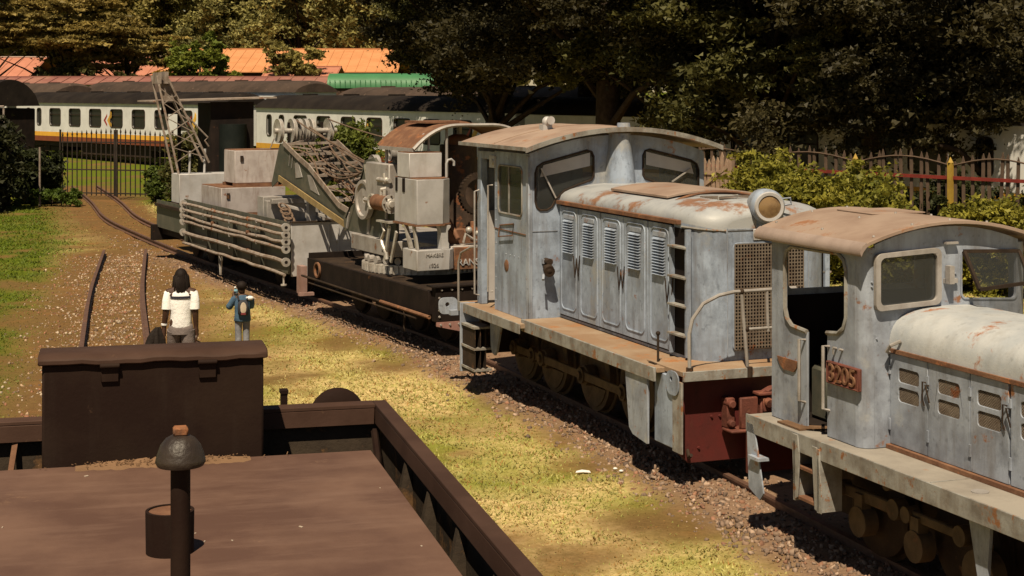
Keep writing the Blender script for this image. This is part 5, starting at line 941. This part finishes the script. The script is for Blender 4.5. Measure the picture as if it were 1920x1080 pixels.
shed('rusty_shed','long shed with bright orange rusty iron roof behind the coaches',-32,-10.8,146,164,1.4,6.1,8.3,ORANGE,SHEDW)
shed('rusty_house','small red roof standing in front of the orange shed',-19.6,-14.4,127,136,1.0,5.35,6.25,TERRA,SHEDW)
ls = shed('platform_shed','long low platform roof with white fascia behind the second row of coaches',-47,-12.2,118,124,.6,4.9,5.32,MAROON,SHEDW)
rr_ = np.random.default_rng(12); x = 1.0
while x < 34:
    w = .5+1.6*rr_.random(); obj('fascia_panel',MB().box(x,min(x+w,34.5),.30,.38,3.6,4.12),CWHITE,ls); x += w+.3+.9*rr_.random()
gt = thing('green_wagon','green covered wagon with ribbed sides beyond the coach roofs','wagon',(-12.4,110,.5),R(-2)); obj('body',MB().box(0,9.0,0,2.6,.9,4.1),SHEDW,gt)
gs = lambda y: 4.25+.72*math.sin(math.pi*(y+.12)/2.84)**.5
gc = obj('cover',MB().loft([[(x,-.12,3.95)]+[(x,y,gs(y)) for y in np.linspace(-.119,2.71,11)]+[(x,2.72,3.95)] for x in (-.3,-.1,.8,8.4,9.1,9.3)],caps=True),GREENT,gt,smooth=50); rb = MB()
for k in range(27): rb.bar((-.1+.35*k,-.14,3.95),(-.1+.35*k,-.14,4.5),.09,.05)
obj('cover_rib',rb,GREENT,gc,smooth=0)['kind'] = 'stuff'; obj('underframe',MB().box(.2,8.8,.3,2.3,.3,.9),DARKST,gt)
# ------------------------------------------------------------------ gate, fences
IRON = worn('black_gate_iron',(.025,.02,.017),(.045,.034,.028),.6,bump=.1); YPOST = worn('yellow_post_paint',(.34,.22,.035),(.24,.15,.03),.6,streak=.4,bump=.1); REDR = worn('red_rail_paint',(.20,.028,.02),(.13,.02,.015),.7)
gx0,gx1,gy = -18.1,-13.4,63.6; ga = math.atan2(-1.4,gx1-gx0); gl = math.hypot(gx1-gx0,1.4)
gt_ = thing('iron_gate','black iron double gate of spear-topped bars across the track','gate',(gx0,gy+.7,0),ga)
bar_me = MB().box(-.02,.02,-.012,.012,.12,2.62).lathe([(.02,2.62),(.045,2.68),(.001,2.85)],(0,0,0),'z',6).mesh('bar'); bar_me.materials.append(IRON); nb = 23
for k in range(nb):
    x = .05+(gl-.1)*k/(nb-1); u = abs(k-(nb-1)/2)/((nb-1)/2); o = obj('bar',bar_me,None,gt_,smooth=0); o.location = (x,0,0); o.scale = (1,1,1-.06*u)
for z in (.22,1.15,2.25): obj('rail',MB().box(0,gl/2-.03,-.025,.025,z-.025,z+.025),IRON,gt_); obj('rail',MB().box(gl/2+.03,gl,-.025,.025,z-.025,z+.025),IRON,gt_)
for x in (-.06,gl/2-.05,gl/2+.05,gl+.06): obj('stile',MB().box(x-.028,x+.028,-.03,.03,.08,2.75),IRON,gt_)
fp_ = thing('rail_fence','pale tube rail fence on thin posts before the left bushes','fence',(-20.6,60,0),R(-6))
for x in (.0,1.6,3.0): obj('post',MB().cyl((x,0,0),(x,0,3.65 if x < 2 else 2.2),.04,n=8),LATT,fp_)
obj('rail',MB().cyl((-1.5,0,3.66),(1.62,0,3.72),.04,n=8),LATT,fp_)
FA,FB = np.array((4.6,45.0)),np.array((14.2,33.4)); fd = FB-FA; fl_ = np.hypot(*fd); fu = fd/fl_; fr = math.atan2(fd[1],fd[0])
fn = thing('picket_fence','tall weathered picket fence with yellow posts and red rail at the right','fence',(FA[0],FA[1],0),fr)
post_at = []; PKT = worn('dark_picket',(.075,.05,.036),(.12,.08,.055),.8,streak=.4,bump=.2)
for px in (1430,1607,1785,1962):
    k_ = (px-960)/3000.; s_ = (k_*FA[1]-FA[0])/(fu[0]-k_*fu[1]); post_at.append(s_)
post_at = [post_at[0]-(post_at[1]-post_at[0])]+post_at
for s_ in post_at: obj('post',MB().box(s_-.06,s_+.06,-.11,-.02,0,2.62).lathe([(.085,2.62),(.001,2.76)],(s_,-.065,0),'z',4),YPOST if s_ > post_at[1]+.1 else PKT,fn)
pk_me = MB().plate([[(-.042,.08),(.042,.08),(.042,2.5),(0,2.62),(-.042,2.5)]],'y',0,.025).mesh('picket')
for a,b in zip(post_at[:-1],post_at[1:]):
    n = 11
    for k in range(n):
        u = (k+.5)/n; o = obj('picket',pk_me,PKT,fn,smooth=0); o.location = (a+(b-a)*u,0,0); o.scale = (1,1,1.03+.075*math.sin(math.pi*u)+.012*rr_.normal()); o.rotation_euler = (0,R(1.2)*rr_.normal(),0)
    obj('arched_rail',MB().tube([(a+(b-a)*u,-.012,2.54+.20*math.sin(math.pi*u)) for u in np.linspace(0,1,9)],.022,5),PKT,fn); obj('red_rail',MB().box(a,b,-.05,-.005,2.22,2.30),REDR,fn); obj('lower_rail',MB().box(a,b,-.05,-.005,.4,.48),PKT,fn)
wg = thing('wooden_gate','pale wooden picket gate with diagonal brace behind the front cab','gate',(5.05,42.6,0),R(-50))
for k in range(6): o = obj('picket',MB().plate([[(-.055,.1),(.055,.1),(.055,2.45),(0,2.58),(-.055,2.45)]],'y',0,.03),PICKET,wg,smooth=0); o.location = (.10+.155*k,0,0); o.scale = (1,1,1+.02*rr_.normal())
obj('brace',MB().bar((0,-.03,1.75),(.95,-.03,2.35),.1,.03,(0,1,0)),PICKET,wg); obj('rail',MB().box(0,1.0,-.03,-.002,2.1,2.2),PICKET,wg); obj('rail',MB().box(0,1.0,-.03,-.002,.5,.6),PICKET,wg); obj('post',MB().box(.98,1.12,-.06,.06,0,2.6),PICKET,wg)
# ------------------------------------------------------------------ trees and shrubs
LEAF = leafmat('leaf',.28); BARK = worn('dark_bark',(.028,.019,.014),(.05,.035,.026),.9,0,6,.5,None,0,bump=.8,bscale=12)
def leaf_cloud(name, clumps, per, size, cols, r, flat=1.0, up=.0):
    """clumps: rows x,y,z,rx,rz; small leaf-shaped quads spread through each clump"""
    cl = np.array(clumps,float); k_ = 7; per = max(k_,per//k_*k_); n = len(cl)*per; i = np.repeat(np.arange(len(cl)),per)
    # every clump is a handful of drooping sprays, each a loose flattened cloud of leaves
    sp = r.normal(size=(len(cl),k_,3))*np.c_[cl[:,3],cl[:,3],cl[:,4]][:,None]*.62; sj = np.tile(np.repeat(np.arange(k_),per//k_),len(cl))
    ax = r.normal(size=(len(cl),k_,3)); zf = np.minimum(1,cl[:,4]/cl[:,3]); ax[...,2] *= .6*zf[:,None]; ax /= np.linalg.norm(ax,axis=-1)[...,None]; sr = cl[:,3][:,None]*(.22+.2*r.random((len(cl),k_)))
    P = cl[i,:3]+sp[i,sj]+r.normal(size=(n,3))*sr[i,sj][:,None]*np.stack([np.full(n,.75),np.full(n,.75),.55*zf[i]],1)+ax[i,sj]*(r.normal(size=n)*sr[i,sj]*1.3)[:,None]
    P[:,2] -= .25*np.abs(r.normal(size=n))*sr[i,sj]*zf[i]
    a = r.normal(size=(n,3)); a[:,2] *= flat; a /= np.linalg.norm(a,axis=1)[:,None]; b = np.cross(a,r.normal(size=(n,3))); b[:,2] *= flat; b /= np.linalg.norm(b,axis=1)[:,None]
    s = size*(.6+.8*r.random(n))[:,None]; V = np.stack([P-a*s-b*s*.35,P+b*s*.75,P+a*s-b*s*.2],1).reshape(-1,3)
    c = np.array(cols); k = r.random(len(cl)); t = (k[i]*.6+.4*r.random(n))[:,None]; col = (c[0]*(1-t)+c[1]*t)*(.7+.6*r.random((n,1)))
    return np_mesh(name,V,np.arange(3*n).reshape(-1,3),np.repeat(col,3,0))
def limbs(b, base, tips, r0, r):
    for t in tips:
        m_ = [base[j]*.55+t[j]*.45+r.normal()*.25 for j in range(3)]; m_[2] += .3; b.tube([base,m_,t],[r0,r0*.55,r0*.15],6)
def build_tree(name, label, pos, kind, seed, H, W, cols, per=260, leaf=.16, group=None, nc=70, base=.3, trunk=.3, lean=(0,0), z0=None):
    r = np.random.default_rng(seed); t = thing(name,label,'tree',(pos[0],pos[1],float(ground_z(np.array(pos[0]),np.array(pos[1]))) if z0 is None else z0),0,group); cl = []
    if kind == 'round':
        while len(cl) < nc:
            v = r.normal(size=3); v /= np.linalg.norm(v); q = (.45+.55*r.random())*v; rad = W*(.10+.09*r.random()); cl.append((q[0]*W+lean[0],q[1]*W+lean[1],H*base+(H*(1-base))*(.5+.5*q[2]),rad,rad*.75))
    elif kind == 'flat':
        for L_ in range(nc):
            f = r.random(); a = r.random()*6.283; rr3 = W*math.sqrt(r.random()); lvl = base+(1-base)*(1-.55*(rr3/W)**2)*(.55+.45*((L_%4)/3.)); rad = W*(.11+.08*r.random()); cl.append((rr3*math.cos(a),rr3*math.sin(a),H*lvl,rad*1.25,rad*.28))
    elif kind == 'tall':
        for L_ in range(nc):
            u = r.random(); a = r.random()*6.283; w = W*(.25+.75*math.sin(math.pi*min(1,.15+u*.85))**.8)*r.random()**.5; rad = W*(.14+.12*r.random()); cl.append((w*math.cos(a),w*math.sin(a),H*(base+(1-base)*u),rad,rad*1.2))
    elif kind == 'spread':   # wide overhanging canopy, shaped to shade the drooping sprays below
        for L_ in range(nc):
            a = r.random()*6.283; rr3 = W*math.sqrt(r.random()); up = r.random() < .62; z = H*(.55+.4*r.random()*(1-.4*(rr3/W)**2)) if up else H*(base+(.5-base)*r.random()); rad = W*(.10+.10*r.random()); cl.append((rr3*math.cos(a)*(1 if up else .9),rr3*math.sin(a)*(1 if up else .9),z,rad,rad*.62))
    if z0 is not None: cl = [c for c in cl if c[2] > -.1]
    obj('crown',leaf_cloud('crown',cl,per,leaf,cols,r,.7 if kind != 'flat' else .45),LEAF,t,smooth=0)
    b = MB(); top = (lean[0]*.5,lean[1]*.5,H*(.62 if kind != 'flat' else .55)); b.tube([(0,0,-.3),(.05*H*r.normal()*.3,.02*H*r.normal(),H*.2),(lean[0]*.25,lean[1]*.25,H*.4),top],[trunk*1.35,trunk,trunk*.8,trunk*.3],9)
    order = r.permutation(len(cl))[:min(len(cl),16 if H > 5 else 7)]
    for j in order:
        zb = min(H*.5,max(H*.14,cl[j][2]*.55)); limbs(b,(lean[0]*.25*zb/H*2,lean[1]*.25*zb/H*2,zb),[cl[j][:3]],trunk*.42,r)
    obj('trunk',b,BARK,t,smooth=60); return t
def at(px, D): return ((px-960)/3000.*D, D)
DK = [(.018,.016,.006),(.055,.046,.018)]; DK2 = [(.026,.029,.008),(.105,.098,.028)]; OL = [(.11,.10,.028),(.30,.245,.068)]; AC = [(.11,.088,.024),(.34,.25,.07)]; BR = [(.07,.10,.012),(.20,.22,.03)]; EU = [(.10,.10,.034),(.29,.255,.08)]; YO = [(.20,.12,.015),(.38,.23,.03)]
G1 = 'big dark trees over the coaches'
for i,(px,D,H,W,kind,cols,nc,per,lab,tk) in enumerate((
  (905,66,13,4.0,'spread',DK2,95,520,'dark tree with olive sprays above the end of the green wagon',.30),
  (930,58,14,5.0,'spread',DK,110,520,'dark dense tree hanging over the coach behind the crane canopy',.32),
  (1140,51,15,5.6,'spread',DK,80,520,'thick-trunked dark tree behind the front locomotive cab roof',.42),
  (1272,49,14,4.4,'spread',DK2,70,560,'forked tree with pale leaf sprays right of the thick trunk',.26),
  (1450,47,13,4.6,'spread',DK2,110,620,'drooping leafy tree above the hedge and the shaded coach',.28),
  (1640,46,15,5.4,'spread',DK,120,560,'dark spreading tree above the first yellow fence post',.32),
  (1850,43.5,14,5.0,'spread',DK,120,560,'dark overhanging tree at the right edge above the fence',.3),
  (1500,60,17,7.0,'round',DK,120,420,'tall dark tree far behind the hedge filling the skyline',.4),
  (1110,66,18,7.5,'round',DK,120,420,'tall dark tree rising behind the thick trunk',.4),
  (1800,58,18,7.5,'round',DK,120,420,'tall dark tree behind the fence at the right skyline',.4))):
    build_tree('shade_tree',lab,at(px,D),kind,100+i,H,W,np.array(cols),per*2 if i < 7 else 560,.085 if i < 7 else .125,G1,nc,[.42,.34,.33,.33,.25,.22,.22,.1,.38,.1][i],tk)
build_tree('acacia_tree','large flat-topped acacia above the left coach',at(112,132),'flat',1,11.5,6.2,np.array(AC),760,.19,'flat-topped acacias',56,.42,.3)
build_tree('acacia_tree','lower spreading acacia right of the largest one',at(235,134),'flat',2,9.0,5.0,np.array(AC),760,.18,'flat-topped acacias',46,.45,.25)
build_tree('acacia_tree','tall acacia crown at the top left corner',at(70,174),'flat',3,20,11,np.array(AC),760,.22,'flat-topped acacias',70,.45,.4)
build_tree('acacia_tree','acacia at the left edge reaching out of the picture',at(-25,128),'flat',4,12.5,4.4,np.array(AC),700,.18,'flat-topped acacias',40,.4,.25)
build_tree('broadleaf_tree','bright green round tree in front of the orange roof',at(375,131),'round',5,8.9,3.0,np.array(BR),420,.19,None,60,.05,.2)
build_tree('broadleaf_tree','small green bush tree beside the round bright tree',at(442,130),'round',6,5.2,1.1,np.array(BR),320,.17,None,24,.05,.12)
build_tree('broadleaf_tree','olive tree in front of the orange rusty roof',at(555,128),'round',7,8.2,2.7,np.array(OL),420,.18,None,46,.12,.2)
build_tree('broadleaf_tree','yellow-leaved small tree before the orange roof end',at(298,130),'round',8,5.6,1.5,np.array(YO),320,.17,None,26,.2,.12)
build_tree('broadleaf_tree','dark green shrub tree between the red-roofed sheds',at(232,129),'round',9,5.4,2.1,np.array(DK2),380,.18,None,40,.02,.15)
build_tree('broadleaf_tree','dark green tree under the large acacia',at(135,128),'round',10,6.4,2.9,np.array(DK2),380,.18,None,50,.02,.2)
build_tree('broadleaf_tree','lime green bush at the foot of the large acacia',at(80,126),'round',13,5.0,1.1,np.array(BR),300,.16,None,20,.02,.1)
for i,(px,D,H,W) in enumerate(((300,178,19,6),(390,172,16,6),(470,176,19,6.5),(560,170,17,6),(640,176,20,6.5),(705,165,18,6),(180,182,20,7),(60,186,20,8))):
    lab = ['tall olive eucalyptus right of the acacias','eucalyptus behind the bright round tree','tall eucalyptus above the orange roof end','rounded eucalyptus above the middle of the orange roof','tall eucalyptus above the right end of the orange roof','eucalyptus meeting the dark trees at the skyline','tall tree behind the spreading acacia','tall tree behind the top left acacia'][i]
    build_tree('eucalyptus_tree',lab,at(px,D),'tall',40+i,H,W,np.array(EU if i%2 else OL),560,.22,'eucalyptus trees on the skyline',64,.1,.35)
rw_ = np.random.default_rng(77); cl = [(x,y,2.5+z,3.2,2.6) for x,y,z in zip(rw_.uniform(-130,110,900),rw_.uniform(195,235,900),rw_.uniform(0,23,900))]
wd = obj('woodland',leaf_cloud('woodland',cl,85,.7,np.array([(.10,.085,.028),(.30,.24,.08)]),rw_,.7),LEAF,None,smooth=0); tag(wd,'far olive woodland closing the view behind all the trees','woodland',kind='stuff')
def bush(name, label, box, n, per, leaf, cols, seed, group=None, taper=None, cat='bush'):
    """box in a local frame: pos, rz, length, depth, height"""
    (x,y),rz,Lx,Ly,H = box; r = np.random.default_rng(seed); t = thing(name,label,cat,(x,y,0),rz,group); cl = []
    for k in range(n):
        u = r.random(); h = H*(taper(u) if taper else 1); v = r.random()**.6; cl.append((u*Lx,(r.random()-.5)*Ly,h*v,.16*H*(.7+.6*r.random()),.13*H*(.7+.6*r.random())))
    obj('foliage',leaf_cloud('foliage',cl,per,leaf,np.array(cols),r,.8),LEAF,t,smooth=0); b = MB()
    for k in range(7): b.tube([(Lx*(k+.5)/7,0,-.05),(Lx*(k+.5)/7+.1*r.normal(),.1*r.normal(),H*.35),(Lx*(k+.5)/7+.25*r.normal(),.2*r.normal(),H*.75)],[.03,.022,.008],5)
    obj('stem',b,BARK,t); return t
HG = [(.07,.08,.010),(.29,.26,.038)]
bush('hedge','long sunlit green hedge behind the headlamp',((5.7,38.8),R(-50),4.5,1.2,2.4),170,470,.065,HG,31,None,lambda u:(.93+.1*math.sin(u*9))*(1 if u < .72 else 1-1.5*(u-.72)),'hedge')
bush('bush','low sunlit bush at the right edge under the fence',((9.6,35.0),R(-50),2.6,1.0,1.75),50,380,.06,HG,32)
bush('bush','dark shrubs crowding behind the picket fence at the right',((8.6,41.6),R(-50),9.0,1.4,2.0),90,420,.08,[(.018,.022,.007),(.05,.055,.016)],40)  # added to darken the fence gaps in place of shade on the coach
bush('dry_brush','brown dry twigs under the picket fence beside the hedge',((8.3,36.4),R(-50),1.6,.8,1.5),24,220,.06,[(.10,.06,.03),(.17,.10,.05)],33)
bush('bush','green bush behind the crane jib',((-7.1,56.0),0,2.0,1.6,2.75),60,330,.09,[(.05,.07,.012),(.12,.14,.022)],34)
bush('bush','bush behind the lattice mast right of the gate',((-12.6,60.5),0,2.2,1.6,2.5),60,330,.09,DK2,35)
bush('bush','dark leafy shrub left of the gate at the left edge',((-21.6,57.5),R(-8),3.1,2.4,3.0),120,420,.11,[(.011,.013,.005),(.036,.038,.013)],36)
bush('bush','low dark shrub at the left gate post',((-18.9,61.5),0,1.3,1.2,1.8),50,330,.09,[(.012,.016,.005),(.035,.042,.012)],37)
bush('bush','weeds at the right foot of the gate',((-13.9,61.8),0,1.6,1.0,1.3),30,300,.08,[(.04,.06,.01),(.09,.12,.02)],38)
bush('bush','weeds growing at the left foot of the gate',((-18.6,60.0),0,2.6,1.0,.55),30,260,.07,[(.05,.085,.01),(.10,.14,.02)],39)

# litter on the grass
lp_ = obj('paper_scrap',MB().add([(0,0,.01),(.2,.03,.015),(.42,.0,.01),(.38,.10,.035),(.18,.12,.05),(.03,.09,.03)],[(0,1,4,5),(1,2,3,4)]),CWHITE,None,smooth=0); lp_.scale = (.42,.5,.5); lp_.location = (.72,18.15,.0); tag(lp_,'white scrap of paper lying on the grass beside the ballast','litter')
for k,(x,y,lab) in enumerate(((1.18,18.28,'white pebble nearest the paper scrap on the grass'),(1.24,18.17,'white pebble nearest the ballast beyond the paper scrap'))):
    o = obj('white_pebble',MB().sphere((0,0,.02),.022,8,6,(1.2,.9,.7)),CWHITE,None); o.location = (x,y,0); tag(o,lab,'pebble')
